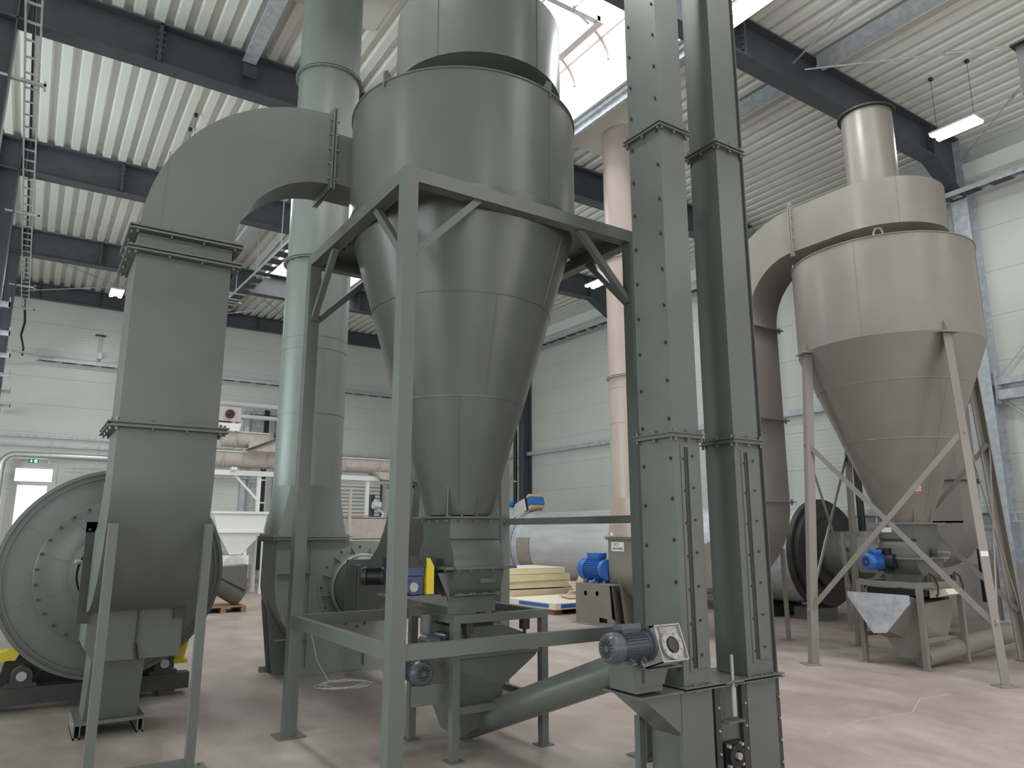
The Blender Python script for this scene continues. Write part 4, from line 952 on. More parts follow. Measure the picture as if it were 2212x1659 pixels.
m = MB().box(BX-.31, BY-.31, 1.70, BX+.31, BY+.31, 1.718).tube((BX-.35, BY-.30, 1.709), (BX-.29, BY-.30, 1.709), .012, n=6).tube((BX+.29, BY-.30, 1.709), (BX+.36, BY-.30, 1.709), .012, n=6).build('bottom_flange', 'beige', bc, smooth=0)
for a in (180, 225, 270, 315, 0, 90):
    c, s = math.cos(R(a)), math.sin(R(a)); q = .27
    MB().prism([(BX+c*q, BY+s*q, 1.718), (BX+c*.31, BY+s*.31, 1.718), (BX+c*bcr(1.9), BY+s*bcr(1.9), 1.9)], (-s*.01, c*.01, 0)).build('gusset', 'beige', bc, smooth=0)
# warning label on the cone
a = R(-128); c, s = math.cos(a), math.sin(a); z = 2.12; r = bcr(z)+.004
rot = Matrix.Rotation(a+pi/2, 4, 'Z') @ Matrix.Rotation(R(20.5), 4, 'X')
T0 = TR((BX+c*r, BY+s*r, z))
wl = MB().box(-.03, -.002, -.045, .03, .004, .045).xf(T0 @ Matrix.Rotation(a+pi/2, 4, 'Z') @ RX(20.7)).build('warning_label', 'paper', bc, smooth=0)
MB().ring((0, -.003, .012), .016, .022, 0, .002, 24, 'Y').box(-.028, -.004, -.042, .028, -.002, -.02).bar((-.014, -.004, .026), (.014, -.004, -.002), .004, .001, up=(0, 1, 0)).xf(T0 @ Matrix.Rotation(a+pi/2, 4, 'Z') @ RX(20.7)).build('label_symbol', 'red', wl, smooth=0)
# legs
ls = thing('leg_stand', (BX, BY, 0), 'four splayed flat brown-grey legs with crossed flat braces under the brown cyclone', 'leg stand')
LA = (150.5, 241.5, 331, 61); RT_, RB_ = 1.18, 1.42
def lp(a, z):
    t = (3.93-z)/3.93; r = RT_+(RB_-RT_)*t; return vec((BX+math.cos(R(a))*r, BY+math.sin(R(a))*r, z))
for a in LA:
    tn = vec((-math.sin(R(a)), math.cos(R(a)), 0)); rd = vec((math.cos(R(a)), math.sin(R(a)), 0))
    m = MB().bar(lp(a, .012), lp(a, 3.93), .10, .014, up=rd)
    p0, p1 = lp(a, .012)-rd*.045+tn*.045, lp(a, 3.93)-rd*.045+tn*.045
    m.bar(p0, p1, .014, .09, up=rd)
    m.bolts([lp(a, 2.75)+rd*.006, lp(a, .62)+rd*.006], rd, .014, .015)
    m.build('leg', 'beige', ls, smooth=0)
    q = lp(a, 0); MB().bar(q-tn*.11+vec((0, 0, .006)), q+tn*.11+vec((0, 0, .006)), .18, .012).build('foot_plate', 'beige', ls, smooth=0)
    q = lp(a, 3.945); MB().bar(q-tn*.12-rd*.02, q+tn*.12-rd*.02, .16, .014).prism([q-rd*.08+vec((0, 0, .01)), q+rd*.04+vec((0, 0, .01)), q-rd*.03+vec((0, 0, .16))], tn*.012).build('bearing_bracket', 'beige', ls, smooth=0)
for i in range(4):
    a, b_ = LA[i], LA[(i+1) % 4]
    for (u, zu, v_, zv) in ((a, 2.75, b_, .62), (b_, 2.75, a, .62)):
        A, B = lp(u, zu), lp(v_, zv); o = vec((math.cos(R((a+b_)/2 if i < 3 else 105.7)), math.sin(R((a+b_)/2 if i < 3 else 105.7)), 0))
        MB().bar(A+o*(.012 if u == a else .02), B+o*(.012 if u == a else .02), .06, .010, up=o).build('cross_brace', 'beige', ls, smooth=0)
pl = lp(241.5, 1.36); rd = vec((math.cos(R(241.5)), math.sin(R(241.5)), 0)); 
MB().bar(pl+rd*.008-vec((0, 0, .02)), pl+rd*.008+vec((0, 0, .035)), .09, .003, up=rd).build('paper_tag', 'paper', ls, smooth=0)

# outlet duct to the pink-beige fan
bd = thing('outlet_duct', (9.0, 6.8, .7), 'pinkish brown duct curving from the brown cyclone head down behind the elevator', 'duct')
XW = XD+.64; ri, ro = .82, 1.46
MB().box(XD, BE, 5.50, XW, BE+.04, 6.14).elbow('YZ', (BE+.04, 5.50-ri), ri, ro, 90, 0, XD, XW, 28).build('upper_bend', 'beige', bd)
MB().box(XD-.05, BE+.0, 5.42, XD, BE+.015, 6.22).box(XD-.05, BE+.025, 5.42, XD, BE+.04, 6.22).bolts([(XD-.03, BE, 5.5+k*.17) for k in range(5)], (0, -1, 0), .012, .015).build('side_flange', 'beige', bd, smooth=0)
y0, y1 = BE+.04+ri, BE+.04+ro; zt = 5.50-ri
for z0, z1 in ((3.24, zt), (2.03, 3.22)): MB().box(XD, y0, z0, XW, y1, z1).build('down_section', 'beige', bd, smooth=0)
for z in (zt-.06, 3.23, 2.03):
    m = MB(); rect_flange(m, XD, y0, XW, y1, z, .07, gap=False, n=3).build('flange', 'beige', bd, smooth=0)
MB().elbow('YZ', (y1+.62, 2.02), .62, .62+(y1-y0), 180, 270, XD, XW, 24).loft([[(XD, y1+.62, 2.02-.62-(y1-y0)), (XW, y1+.62, 2.02-.62-(y1-y0)), (XW, y1+.62, 1.40), (XD, y1+.62, 1.40)], [(9.2, 9.2, .66), (9.75, 9.2, .66), (9.75, 9.2, 1.22), (9.2, 9.2, 1.22)]]).build('lower_bend', 'beige', bd)
# warm beige fan and stack
pf, ps = fan_set('p', 8.82, 9.55, 9.60, 10.26, 1.50, (9.48, .93), 'beige', 'beige',
    ('brown-grey centrifugal fan with printed name plate, behind the elevator', 'tall warm beige round stack just left of the elevator legs'),
    .52, seams=(3.55, 4.2), flanges=(4.42, 6.72), rs=.405, tall=.70)
for c in children(ps): c.data.materials[0] = M['pink']
MB().box(8.815, 9.84, 1.27, 8.819, 10.17, 1.43).build('name_plate', 'paper', pf, smooth=0)
t1 = text('BIO', .085, (8.812, 10.04, 1.385), (R(90), 0, R(-90)), 'olive', pf)
t2 = text('MACHINES', .055, (8.812, 10.0, 1.312), (R(90), 0, R(-90)), 'ink', pf)
MB().box(8.95, 9.575, 1.13, 9.10, 9.578, 1.36).build('data_plate', 'paper', pf, smooth=0)
MB().box(8.815, 10.12, 1.53, 8.817, 10.18, 1.59).build('small_label', 'paper', ps, smooth=0)
tag(MB().box(8.1, 9.0, 9.415, 9.95, 10.8, 9.44).build('roof_collar_sheet', 'flatwhite', smooth=0), 'flat pale sheet on the roof underside where the warm beige stack goes through', 'sheet')
pd = thing('motor_pedestal', (8.9, 10.4, 0), 'brown-grey steel pedestal box with round holes under the bright blue motor', 'pedestal')
m = MB()
y0, y1, zt = 9.93, 10.88, .69
# front plate with two round holes and one slot, built from strips
def plate_with_holes(x, th):
    m = MB(); hs = [(10.60, .53, .045), (10.28, .54, .045)]
    import bmesh
    segs = []
    ys = [y1, 10.60+.045, 10.60-.045, 10.28+.045, 10.28-.045, y0]
    m.prism([(x, y1, 0), (x, 10.645, 0), (x, 10.645, zt), (x, y1, zt)], (th, 0, 0))
    for yc, zc_, r in hs:
        for sgn in (1, -1):
            pts = [(x, yc-r, zc_)]+[(x, yc-math.cos(R(a))*r, zc_+sgn*math.sin(R(a))*r) for a in range(15, 180, 15)]+[(x, yc+r, zc_)]
            ze = zt if sgn == 1 else (0 if yc > 10.4 else .14)
            m.prism(pts+[(x, yc+r, ze), (x, yc-r, ze)], (th, 0, 0))
    m.prism([(x, 10.555, 0), (x, 10.325, 0), (x, 10.325, zt), (x, 10.555, zt)], (th, 0, 0))
    m.prism([(x, 10.235, .14), (x, 9.90, .14), (x, y0+.02, zt), (x, 10.235, zt)], (th, 0, 0))
    m.prism([(x, 10.325, 0), (x, 10.235, 0), (x, 10.235, .14-.0), (x, 10.325, .14)], (th, 0, 0))
    m.prism([(x, 10.235, 0), (x, 9.82, 0), (x, 9.83, .06), (x, 10.235, .06)], (th, 0, 0))
    m.prism([(x, 10.02, .06), (x, 9.83, .06), (x, 9.845, .14), (x, 10.02, .14)], (th, 0, 0))
    return m
plate_with_holes(8.55, .01).build('front_plate', 'beige', pd, smooth=0)
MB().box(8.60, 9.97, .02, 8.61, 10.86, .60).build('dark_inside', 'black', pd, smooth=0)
MB().box(8.55, 10.29, zt, 9.15, 10.88, zt+.012).box(8.55, 9.93, zt, 8.79, 10.29, zt+.012).box(8.56, 10.87, 0, 9.15, 10.88, zt).box(9.14, 10.29, 0, 9.15, 10.88, zt).build('box_shell', 'beige', pd, smooth=0)
MB().box(8.50, 9.60, 0, 9.3, 10.95, .015).build('base_plate', 'beige', pd, smooth=0)
bm_ = thing('fan_motor', (8.85, 10.6, .70), 'bright blue electric motor on the holed pedestal beside the warm beige stack', 'motor')
motor(bm_, TR((8.83, 10.98, .935)) @ RZ(-90), .68, .195, 'blue')

# ================================================================ BROWN VALVE, MOTOR, TABLE, HOPPER, SCREW
bv = thing('rotary_valve', (9.5, 5.2, 1.0), 'brown-grey rotary valve with round front housing, under the brown cyclone cone', 'valve')
VX0, VX1, VY0, VY1 = 9.24, 9.80, 4.95, 5.43
MB().loft([[(VX0, VY0, 1.52), (VX1, VY0, 1.52), (VX1, VY1, 1.52), (VX0, VY1, 1.52)], [(VX0, VY0, 1.70), (VX1-.03, VY0, 1.70), (VX1-.03, VY1, 1.70), (VX0, VY1, 1.70)]]).build('inlet_neck', 'green_flat', bv, smooth=0)
out = [(VX0, 1.52)]+[(9.52-math.cos(R(a))*.33, 1.31+math.sin(R(a))*.29) for a in range(40, -41, -8)]+[(VX0+.06, 1.08), (VX1-.06, 1.08)]+[(9.52+math.cos(R(a))*.33, 1.31+math.sin(R(a))*.29) for a in range(-40, 41, 8)]+[(VX1, 1.52)]
MB().prism([(x, VY0, z) for x, z in out], (0, VY1-VY0, 0)).build('rotor_housing', 'green_flat', bv, smooth=25)
MB().box(VX0-.07, VY0-.05, 1.27, VX1+.08, VY1+.04, 1.29).build('split_flange', 'beige', bv, smooth=0)
bb = MB().box(9.50, 4.87, 1.29, 9.66, 4.93, 1.31).tube((9.58, 4.86, 1.35), (9.58, 4.93, 1.35), .06, n=24).build('shaft_bearing', 'green_flat', bv)
MB().tube((9.58, 4.74, 1.35), (9.58, 4.95, 1.35), .018, n=16).build('shaft', 'castalu', bv)
MB().loft([[(VX0+.04, VY0+.02, .99), (VX1-.04, VY0+.02, .99), (VX1-.04, VY1-.02, .99), (VX0+.04, VY1-.02, .99)], [(VX0+.06, VY0, 1.09), (VX1-.06, VY0, 1.09), (VX1-.06, VY1, 1.09), (VX0+.06, VY1, 1.09)]]).build('outlet_neck', 'green_flat', bv, smooth=0)
MB().box(VX0-.003, 5.25, 1.60, VX0-.0005, 5.38, 1.66).build('paper_tag', 'paper', bv, smooth=0)
bg_ = thing('gear_motor', (9.05, 5.4, 1.15), 'blue motor with round fan cover and black gearbox left of the brown valve', 'gear motor')
motor(bg_, TR((8.92, 5.44, 1.235)) @ RZ(-18), .26, .10, 'blue', feet=False)
MB().box(9.14, 5.26, 1.12, 9.235, 5.42, 1.40).tube((9.18, 5.2, 1.24), (9.18, 5.48, 1.24), .09).build('gearbox', 'black', bg_)
MB().box(8.98, 5.44, 1.44, 9.236, 5.46, 1.60).build('torque_plate', 'beige', bg_, smooth=0)
table(9.04, 10.05, 4.86, 5.68, 1.0, .36, 'beige', 'low brown-grey square table frame under the brown cyclone')
vt = thing('vibrating_sieve', (9.5, 5.2, .78), 'black sieve tray with hook hangers inside the brown table frame', 'sieve')
MB().prism([(9.12, 4.98, .84), (9.92, 4.98, .78), (9.92, 4.98, .86), (9.12, 4.98, .92)], (0, .6, 0)).build('tray', 'black', vt, smooth=0)
for k in range(9):
    x = 9.16+k*.085; MB().box(x, 4.99, .93-.0065*k, x+.05, 5.5, .937-.0065*k).build('mesh_strip', 'castalu', vt, smooth=0)
MB().loft([[(9.45, 4.74, .86), (9.85, 4.74, .86), (9.85, 4.78, .92), (9.45, 4.78, .92)], [(9.45, 4.97, .80), (9.85, 4.97, .80), (9.85, 4.97, .90), (9.45, 4.97, .90)]]).build('white_chute', 'facing', vt, smooth=0)
for x in (9.30, 9.90):
    MB().pipe([(x, 4.89, 1.06), (x+.04, 4.89, 1.10), (x+.08, 4.85, 1.06), (x+.08, 4.82, .95), (x+.06, 4.82, .86), (x+.02, 4.82, .84)], .013, 8).tube((x, 4.89, 1.0), (x, 4.89, 1.07), .03, n=6).build('hook_hanger', 'darksteel', vt)
bh = thing('hopper', (9.3, 5.2, .15), 'brown-grey slanted hopper with pale grey side spout, under the brown table frame', 'hopper')
MB().prism([(8.90, 5.72, .86), (8.90, 4.93, .86), (8.90, 4.93, .76), (8.90, 5.25, .40), (8.90, 5.42, .38), (8.90, 5.72, .80)], (.012, 0, 0)).build('side_spout', 'galv', bh, smooth=0)
MB().loft([[(8.912, 5.70, .85), (8.912, 4.95, .85), (8.912, 5.22, .42), (8.912, 5.45, .40)], [(9.25, 5.70, .80), (9.25, 4.95, .80), (9.25, 5.16, .30), (9.25, 5.40, .28)]]).build('spout_body', 'beige', bh, smooth=0)
MB().loft([[(9.12, 4.93, .74), (9.90, 4.93, .78), (9.90, 5.6, .78), (9.12, 5.6, .74)], [(9.14, 4.94, .60), (9.88, 4.94, .60), (9.88, 5.58, .60), (9.14, 5.58, .60)], [(9.18, 5.05, .10), (9.66, 4.94, .25), (9.66, 5.25, .25), (9.18, 5.28, .10)]]).build('body', 'beige', bh, smooth=0)
bs = thing('screw_conveyor', (10.5, 4.9, .1), 'brown-grey screw conveyor tube leaving the frame at lower right', 'conveyor')
MB().tube((9.22, 5.02, .125), (12.9, 4.86, .36), .118, n=40).build('tube', 'beige', bs)

# ================================================================ FAR DRUM ALONG THE RIGHT WALL
RDX, RDZ = 12.78, 1.20
rd_ = thing('rotary_drum', (RDX, 13, .1), 'long aluminium clad rotary drum lying along the right wall behind the machines', 'drum')
MB().lathe((RDX, 0, RDZ), [(0, -8.75), (.93, -8.75), (.93, -13.1), (0, -13.1)], 96, 'Y').build('shell', 'galv', rd_)
MB().lathe((RDX, 0, RDZ), [(.95, -13.1), (.97, -13.1), (.97, -18.0), (0, -18.0), (0, -13.1)], 96, 'Y').build('cladding', 'alu', rd_)
m = MB().ring((RDX, 8.66, RDZ), .90, 1.02, -.05, .05, 96, 'Y').ring((RDX, 8.58, RDZ), .62, .95, -.02, .08, 96, 'Y').ring((RDX, 8.50, RDZ), .40, .66, -.02, .1, 96, 'Y').build('end_plate', 'darksteel', rd_)
many(MB().tube((0, 0, 0), (0, -.018, 0), .013, n=6), 'bolt', 'castalu', rd_, [(RDX+math.cos(R(a))*.63, 8.48+.0, RDZ+math.sin(R(a))*.63) for a in range(0, 360, 12)])
MB().ring((RDX, 18.1, RDZ), .90, 1.08, -.06, .06, 96, 'Y').ring((RDX, 17.85, RDZ), .96, 1.03, -.02, .02, 96, 'Y').build('far_ring', 'galv', rd_)
m = MB()
rings = []
for yy in (17.1, 17.75):
    rings.append(yy)
vs = []; fs = []; A0 = range(165, 216, 5)
for yy in rings:
    for r in (.972, .982): vs += [(RDX+math.cos(R(a))*r, yy, RDZ+math.sin(R(a))*r) for a in A0]
k = len(list(A0))
for i in range(k-1): fs += [(k+i, k+i+1, 3*k+i+1, 3*k+i), (i, 2*k+i, 2*k+i+1, i+1)]
fs += [(0, k, 3*k, 2*k), (k-1, 3*k-1, 4*k-1, 2*k-1)]
m.add(vs, fs).build('access_hatch', 'castalu', rd_)
dp = thing('drum_outlet_pipe', (12.9, 7.4, .7), 'round brown-grey pipe stub from the dark end ring of the far drum', 'pipe')
MB().tube((RDX+.02, 7.75, RDZ), (RDX, 8.42, RDZ), .42, n=64).build('pipe', 'green_flat', dp)
MB().loft([[(RDX+.02+math.cos(2*pi*i/n)*.42, 7.75, RDZ+math.sin(2*pi*i/n)*.42) for i in range(n)], [(sq2(i, .33, .32, (12.98, 1.2))[0], 6.75, sq2(i, .33, .32, (12.98, 1.2))[1]) for i in range(n)]]).build('transition', 'beige', dp)
MB().tube((12.47, 7.95, 1.3), (12.30, 7.88, 1.3), .035, n=12).tube((12.5, 7.95, 1.3), (12.2, 7.85, 1.3), .012, n=8).build('sensor', 'darksteel', dp)
rs_ = thing('roller_stand', (12.7, 9.8, 0), 'dark steel stand under the near end of the far drum', 'stand')
MB().box(11.8, 9.5, 0, 13.7, 9.7, .16).box(11.8, 10.3, 0, 13.7, 10.5, .16).build('cross_beam', 'darksteel', rs_, smooth=0)
for x in (12.1, 13.4): MB().tube((x, 9.7, .26), (x, 10.3, .26), .13, n=32).build('roller', 'darksteel', rs_)
MB().box(12.4, 8.55, .0, 12.95, 9.1, .22).build('end_block', 'green_flat', rs_, smooth=0)
rs2 = thing('roller_stand', (12.7, 17.5, 0), 'dark steel stand with yellow guard under the far end of the aluminium drum', 'stand')
MB().box(11.6, 17.4, 0, 13.9, 17.7, .16).build('cross_beam', 'darksteel', rs2, smooth=0)
MB().box(11.45, 18.15, .1, 11.6, 18.6, 1.5).prism([(11.47, 17.9, .1), (11.47, 18.35, .1), (11.47, 18.35, .95), (11.47, 18.0, .3)], (.12, 0, 0)).build('yellow_guard', 'yellow', rs2, smooth=0)
for x in (12.0, 13.5): MB().tube((x, 17.45, .2), (x, 17.75, .2), .1, n=24).build('roller', 'darksteel', rs2)
# inlet duct of the brown cyclone
bi = thing('inlet_duct', (13, 6.3, 0), 'brown-grey duct with curved foot behind the right legs of the brown cyclone', 'duct')
IX0, IX1, IY0, IY1 = 12.68, 13.30, 6.0, 6.55
MB().box(IX0, IY0, 1.75, IX1, IY1, 3.78).elbow('XZ', (11.9, 3.8), .78, 1.40, 0, 90, IY0, IY1, 24).box(10.2, IY0, 4.58, 11.9, IY1-.2, 5.18).build('riser', 'beige', bi)
MB().elbow('YZ', (6.78, 1.78), .23, .78, 180, 270, IX0, IX1, 20).build('lower_bend', 'beige', bi)
for z, mm in ((2.44, 'primer'), (3.80, 'beige')):
    m = MB(); rect_flange(m, IX0, IY0, IX1, IY1, z, .06, gap=False, n=3).build('flange', mm, bi, smooth=0)
for x, y, zt, l in ((9.85, 7.36, 1.35, 'thin floor post standing behind the brown swept duct'), (11.62, 7.46, 1.6, 'thin floor post in front of the dark drum end ring'), (12.9, 6.9, .82, 'floor post under the curved foot of the far brown duct')):
    t = thing('floor_post', (x, y, 0), l, 'post')
    MB().box(x-.025, y-.025, .01, x+.025, y+.025, zt).build('post', 'beige', t, smooth=0); MB().box(x-.09, y-.07, 0, x+.09, y+.07, .01).build('foot_plate', 'beige', t, smooth=0)
# inclined belt behind the aluminium drum
ib = thing('inclined_conveyor', (13.6, 19, 1.2), 'grey inclined conveyor with blue and red head showing above the far drum end', 'conveyor')
A, B = vec((12.6, 21.2, 1.35)), vec((12.6, 18.05, 2.42))
MB().bar(A, B, .5, .36, up=(0, 0, 1)).build('casing', 'dirtywhite', ib, smooth=0)
d_ = (B-A).normalized(); MB().bar(B+d_*.02, B+d_*.08, .52, .42).build('dark_band', 'black', ib, smooth=0)
MB().bar(B+d_*.08, B+d_*.30, .46, .22).build('blue_head', 'blue', ib, smooth=0); MB().bar(B+d_*.08+vec((0, 0, -.18)), B+d_*.30+vec((0, 0, -.14)), .46, .10).bar(B+d_*.02+vec((0, 0, .18)), B+d_*.16+vec((0, 0, .2)), .46, .08).build('red_edge', 'board', ib, smooth=0)
MB().box(12.4, 20.8, 0, 12.8, 21.1, 1.3).build('support', 'dirtywhite', ib, smooth=0)
motor(ib, TR((12.2, 18.7, 2.42)), .3, .09, 'blue', feet=False, box_side='none')

# insulation panels and rubbish near the drum
def panel(x0, y0, z0, x1, y1, z1, label, rot=0):
    t = thing('insulation_panel', ((x0+x1)/2, (y0+y1)/2, z0), label, 'panel', 'insulation panels stacked by the drum')
    cx_, cy_ = (x0+x1)/2, (y0+y1)/2; k = TR((cx_, cy_, 0)) @ RZ(rot) @ TR((-cx_, -cy_, 0))
    MB().box(x0, y0, z0+.012, x1, y1, z1-.012).xf(k).build('foam_core', 'insul', t, smooth=0)
    MB().box(x0-.003, y0-.003, z1-.012, x1+.003, y1+.003, z1).box(x0-.003, y0-.003, z0, x1+.003, y1+.003, z0+.012).xf(k).build('metal_facing', 'facing', t, smooth=0)
PX, PY = 9.9, 14.6
panel(9.1, 13.9, .17, 10.9, 15.5, .33, 'lowest insulation panel of the stack left of the blue motor', 3)
panel(9.2, 14.0, .36, 10.85, 15.5, .51, 'second insulation panel from the bottom of the stack', -2)
panel(9.1, 13.95, .52, 10.8, 15.4, .66, 'third insulation panel from the bottom of the stack', 1)
panel(9.0, 14.0, .67, 10.7, 15.4, .80, 'cream insulation panel on top of the stack', -3)
tag(MB().box(9.0, 13.9, .0, 9.1, 15.5, .15).box(9.9, 13.9, .0, 10.0, 15.5, .15).box(10.7, 13.9, .0, 10.8, 15.5, .15).box(8.95, 13.85, .15, 10.9, 15.5, .168).build('pallet', 'wood', smooth=0), 'wooden pallet under the insulation panels', 'pallet')
t = thing('wrapped_board', (10.1, 12.7, 0), 'large flat board with blue print lying on bearers before the drum', 'board')
k = TR((10.0, 12.9, 0)) @ RZ(2) @ TR((-10.0, -12.9, 0))
MB().box(8.85, 12.0, .10, 11.2, 13.7, .22).xf(k).build('board', 'facing', t, smooth=0)
MB().box(9.0, 11.992, .13, 9.9, 11.998, .20).box(8.842, 12.2, .13, 8.848, 13.2, .20).xf(k).build('blue_print', 'blue', t, smooth=0)
MB().box(8.9, 12.1, 0, 9.1, 13.6, .10).box(10.9, 12.1, 0, 11.1, 13.6, .10).xf(k).build('bearer', 'wood', t, smooth=0)
def scrap(pts, th, mat, label):
    P = [vec(p) for p in pts]; nrm = (P[1]-P[0]).cross(P[2]-P[0]).normalized()*th
    tag(MB().prism(P, nrm).build('cardboard_sheet' if mat == 'board' else 'scrap_sheet', mat, smooth=0), label, 'cardboard' if mat == 'board' else 'scrap')
scrap([(10.3, 13.0, .23), (11.0, 12.8, .23), (11.1, 13.4, .50), (10.45, 13.6, .50)], .01, 'board', 'tilted brown cardboard sheet left of the motor pedestal')
scrap([(9.7, 12.6, .235), (10.4, 12.3, .235), (10.7, 12.9, .26), (9.9, 13.2, .25)], .01, 'board', 'flat cardboard sheet on the wrapped board')
scrap([(10.5, 13.5, .23), (10.65, 13.45, .23), (10.85, 13.35, .85), (10.75, 13.4, .86)], .02, 'facing', 'upright pale offcut leaning beside the insulation stack')
scrap([(10.2, 13.3, .26), (10.8, 13.1, .28), (10.75, 13.0, .36), (10.2, 13.2, .34)], .015, 'white', 'small white offcut among the cardboard')
scrap([(10.9, 12.6, .23), (11.5, 12.3, .23), (11.6, 12.5, .34), (11.0, 12.8, .34)], .012, 'board', 'dark cardboard fold close to the motor pedestal')

# ================================================================ FAR LEFT BACKGROUND
t = thing('feed_hopper', (5.0, 21, 0), 'white feed hopper on legs far behind, right of the left drum', 'hopper')
MB().loft([[(4.25, 20.4, 1.62), (5.4, 20.4, 1.62), (5.4, 21.05, 1.62), (4.25, 21.05, 1.62)], [(4.1, 20.4, 2.1), (5.5, 20.4, 2.1), (5.5, 21.08, 2.1), (4.1, 21.08, 2.1)]]).build('upper_bin', 'white', t, smooth=0)
MB().box(4.05, 20.34, 2.08, 5.55, 21.1, 2.14).box(4.15, 20.34, 1.58, 5.45, 21.07, 1.63).build('rim', 'white', t, smooth=0)
MB().loft([[(4.6, 20.5, 1.02), (4.9, 20.5, 1.02), (4.9, 20.95, 1.02), (4.6, 20.95, 1.02)], [(4.25, 20.4, 1.58), (5.38, 20.4, 1.58), (5.38, 21.05, 1.58), (4.25, 21.05, 1.58)]]).build('lower_cone', 'white', t, smooth=0)
MB().box(4.3, 20.3, .45, 5.05, 20.8, 1.0).prism([(4.3, 20.3, .45), (5.05, 20.3, .45), (4.8, 20.3, .2), (4.3, 20.3, .2)], (0, .5, 0)).build('gear_housing', 'white', t, smooth=0)
MB().ring((4.68, 20.29, .72), .05, .28, 0, .02, 40, 'Y').tube((4.68, 20.3, .72), (4.68, 20.22, .72), .07, n=16).build('round_cover', 'dirtywhite', t)
for x, y in ((4.95, 20.5), (5.4, 20.43), (4.2, 20.43)): MB().box(x, y, 0, x+.08, y+.08, 1.6).build('leg', 'white', t, smooth=0)
t = thing('control_box', (5.3, 21.6, .9), 'pale grey control box with dark cables beside the white hopper', 'control box')
MB().box(5.16, 21.5, .72, 5.42, 21.7, 1.30).build('box', 'lampoff', t, smooth=0)
for k in range(4): MB().pipe([(5.2+k*.05, 21.6, .72), (5.18+k*.05, 21.6, .5), (5.1+k*.03, 21.5, .3), (4.9, 21.3, .1)], .012, 6).build('cable', 'black', t)
MB().box(5.25, 21.55, 0, 5.33, 21.62, .72).build('post', 'white', t, smooth=0)
for i, (x0, x1, z, l) in enumerate(((4.0, 10.2, 3.60, 'long dusty screw conveyor trough crossing behind the green stack'), (4.3, 5.55, 4.15, 'short dusty screw conveyor above the long one, right of the square duct'))):
    t = thing('trough_conveyor', (x0, 21.2, z-.25), l, 'conveyor'); Y = 21.2
    m = MB().prism([(x0, Y-.2, z+.17), (x0, Y+.2, z+.17)]+[(x0, Y+math.cos(R(a))*.2, z-.03+math.sin(R(a))*.2) for a in range(0, -181, -15)], (x1-x0, 0, 0)).build('trough', 'dusty', t, smooth=30)
    MB().box(x0, Y-.24, z+.17, x1, Y+.24, z+.20).build('cover', 'dirtywhite', t, smooth=0)
    m = MB(); x = x0+.35
    while x < x1: 
        m.box(x, Y-.225, z-.20, x+.02, Y-.2, z+.17).ring((x+.01, Y, z-.03), .2, .225, -.01, .01, 40, 'X'); x += 1.15
    m.build('joint_flange', 'dusty', t)
t = thing('outlet_box', (9.3, 21.2, 3.1), 'dusty square outlet box at the right end of the long screw conveyor', 'box')
MB().loft([[(8.75, 20.92, 3.40), (10.0, 20.92, 3.40), (10.0, 21.48, 3.40), (8.75, 21.48, 3.40)], [(9.0, 20.92, 3.18), (10.0, 20.92, 3.14), (10.0, 21.48, 3.14), (9.0, 21.48, 3.18)]]).build('box', 'dusty', t, smooth=0)
t = thing('outlet_box', (5.4, 21.2, 3.9), 'small dusty outlet box under the short screw conveyor', 'box')
MB().box(5.0, 20.92, 3.83, 5.5, 21.0, 4.08).build('box', 'dusty', t, smooth=0)
t = thing('side_chute', (5.6, 21, 3.9), 'dark sloping chute piece between the two screw conveyors', 'chute')
MB().prism([(4.95, 20.7, 3.80), (5.8, 20.7, 3.80), (5.8, 20.7, 4.20)], (0, .2, 0)).build('body', 'dusty', t, smooth=0); MB().bar((4.9, 20.75, 3.82), (5.85, 20.75, 4.24), .3, .03, up=(0, 0, 1)).build('edge', 'darksteel', t, smooth=0)
MB().tube((5.62, 20.7, 4.28), (5.78, 20.7, 4.28), .08).build('bearing', 'black', t)
t = thing('drive_unit', (4.4, 21.2, 4.5), 'dusty square drive head with black hub above the upper screw conveyor', 'drive head')
MB().box(4.05, 20.9, 4.60, 4.72, 21.5, 5.0).build('housing', 'dusty', t, smooth=0); MB().prism([(4.2, 20.9, 4.34), (4.7, 20.9, 4.34), (4.75, 20.9, 4.55), (4.15, 20.9, 4.55)], (0, .5, 0)).build('cowl', 'white', t, smooth=0)
MB().ring((4.42, 20.89, 4.80), .07, .12, 0, .04, 24, 'Y').tube((4.42, 20.9, 4.8), (4.42, 20.82, 4.8), .05).build('hub', 'black', t)
MB().box(4.5, 20.92, 4.3, 4.6, 21.5, 4.6).build('post', 'dusty', t, smooth=0)
t = thing('conveyor_gantry', (5.4, 21.2, 0), 'pale steel gantry with diagonal brace carrying the dusty conveyors', 'gantry')
MB().box(4.0, 21.1, 3.14, 9.0, 21.3, 3.28).build('beam', 'lampoff', t, smooth=0)
for x in (5.36, 8.6): MB().box(x, 21.15, 0, x+.1, 21.25, 3.14).build('post', 'lampoff', t, smooth=0)
MB().bar((4.75, 21.2, 3.14), (5.38, 21.2, 2.5), .06, .06, up=(0, 1, 0)).build('brace', 'lampoff', t, smooth=0)
MB().box(4.6, 21.0, 3.28, 4.75, 21.35, 3.36).build('saddle', 'white', t, smooth=0)
ladder_tray((6.75, 26.95, .3), (6.75, 26.95, 6.0), .45, 'vertical cable ladder on the far wall between the square duct and the stack', rung=.28, up=(0, 1, 0), mat='galv')
t = thing('cable_run', (6.95, 26.85, .3), 'thick black cable bundle on the vertical ladder of the far wall', 'cable')
for k in range(3): MB().tube((6.92+k*.06, 26.85, .3), (6.92+k*.06, 26.85, 5.95), .035, n=8).build('cable', 'black', t)
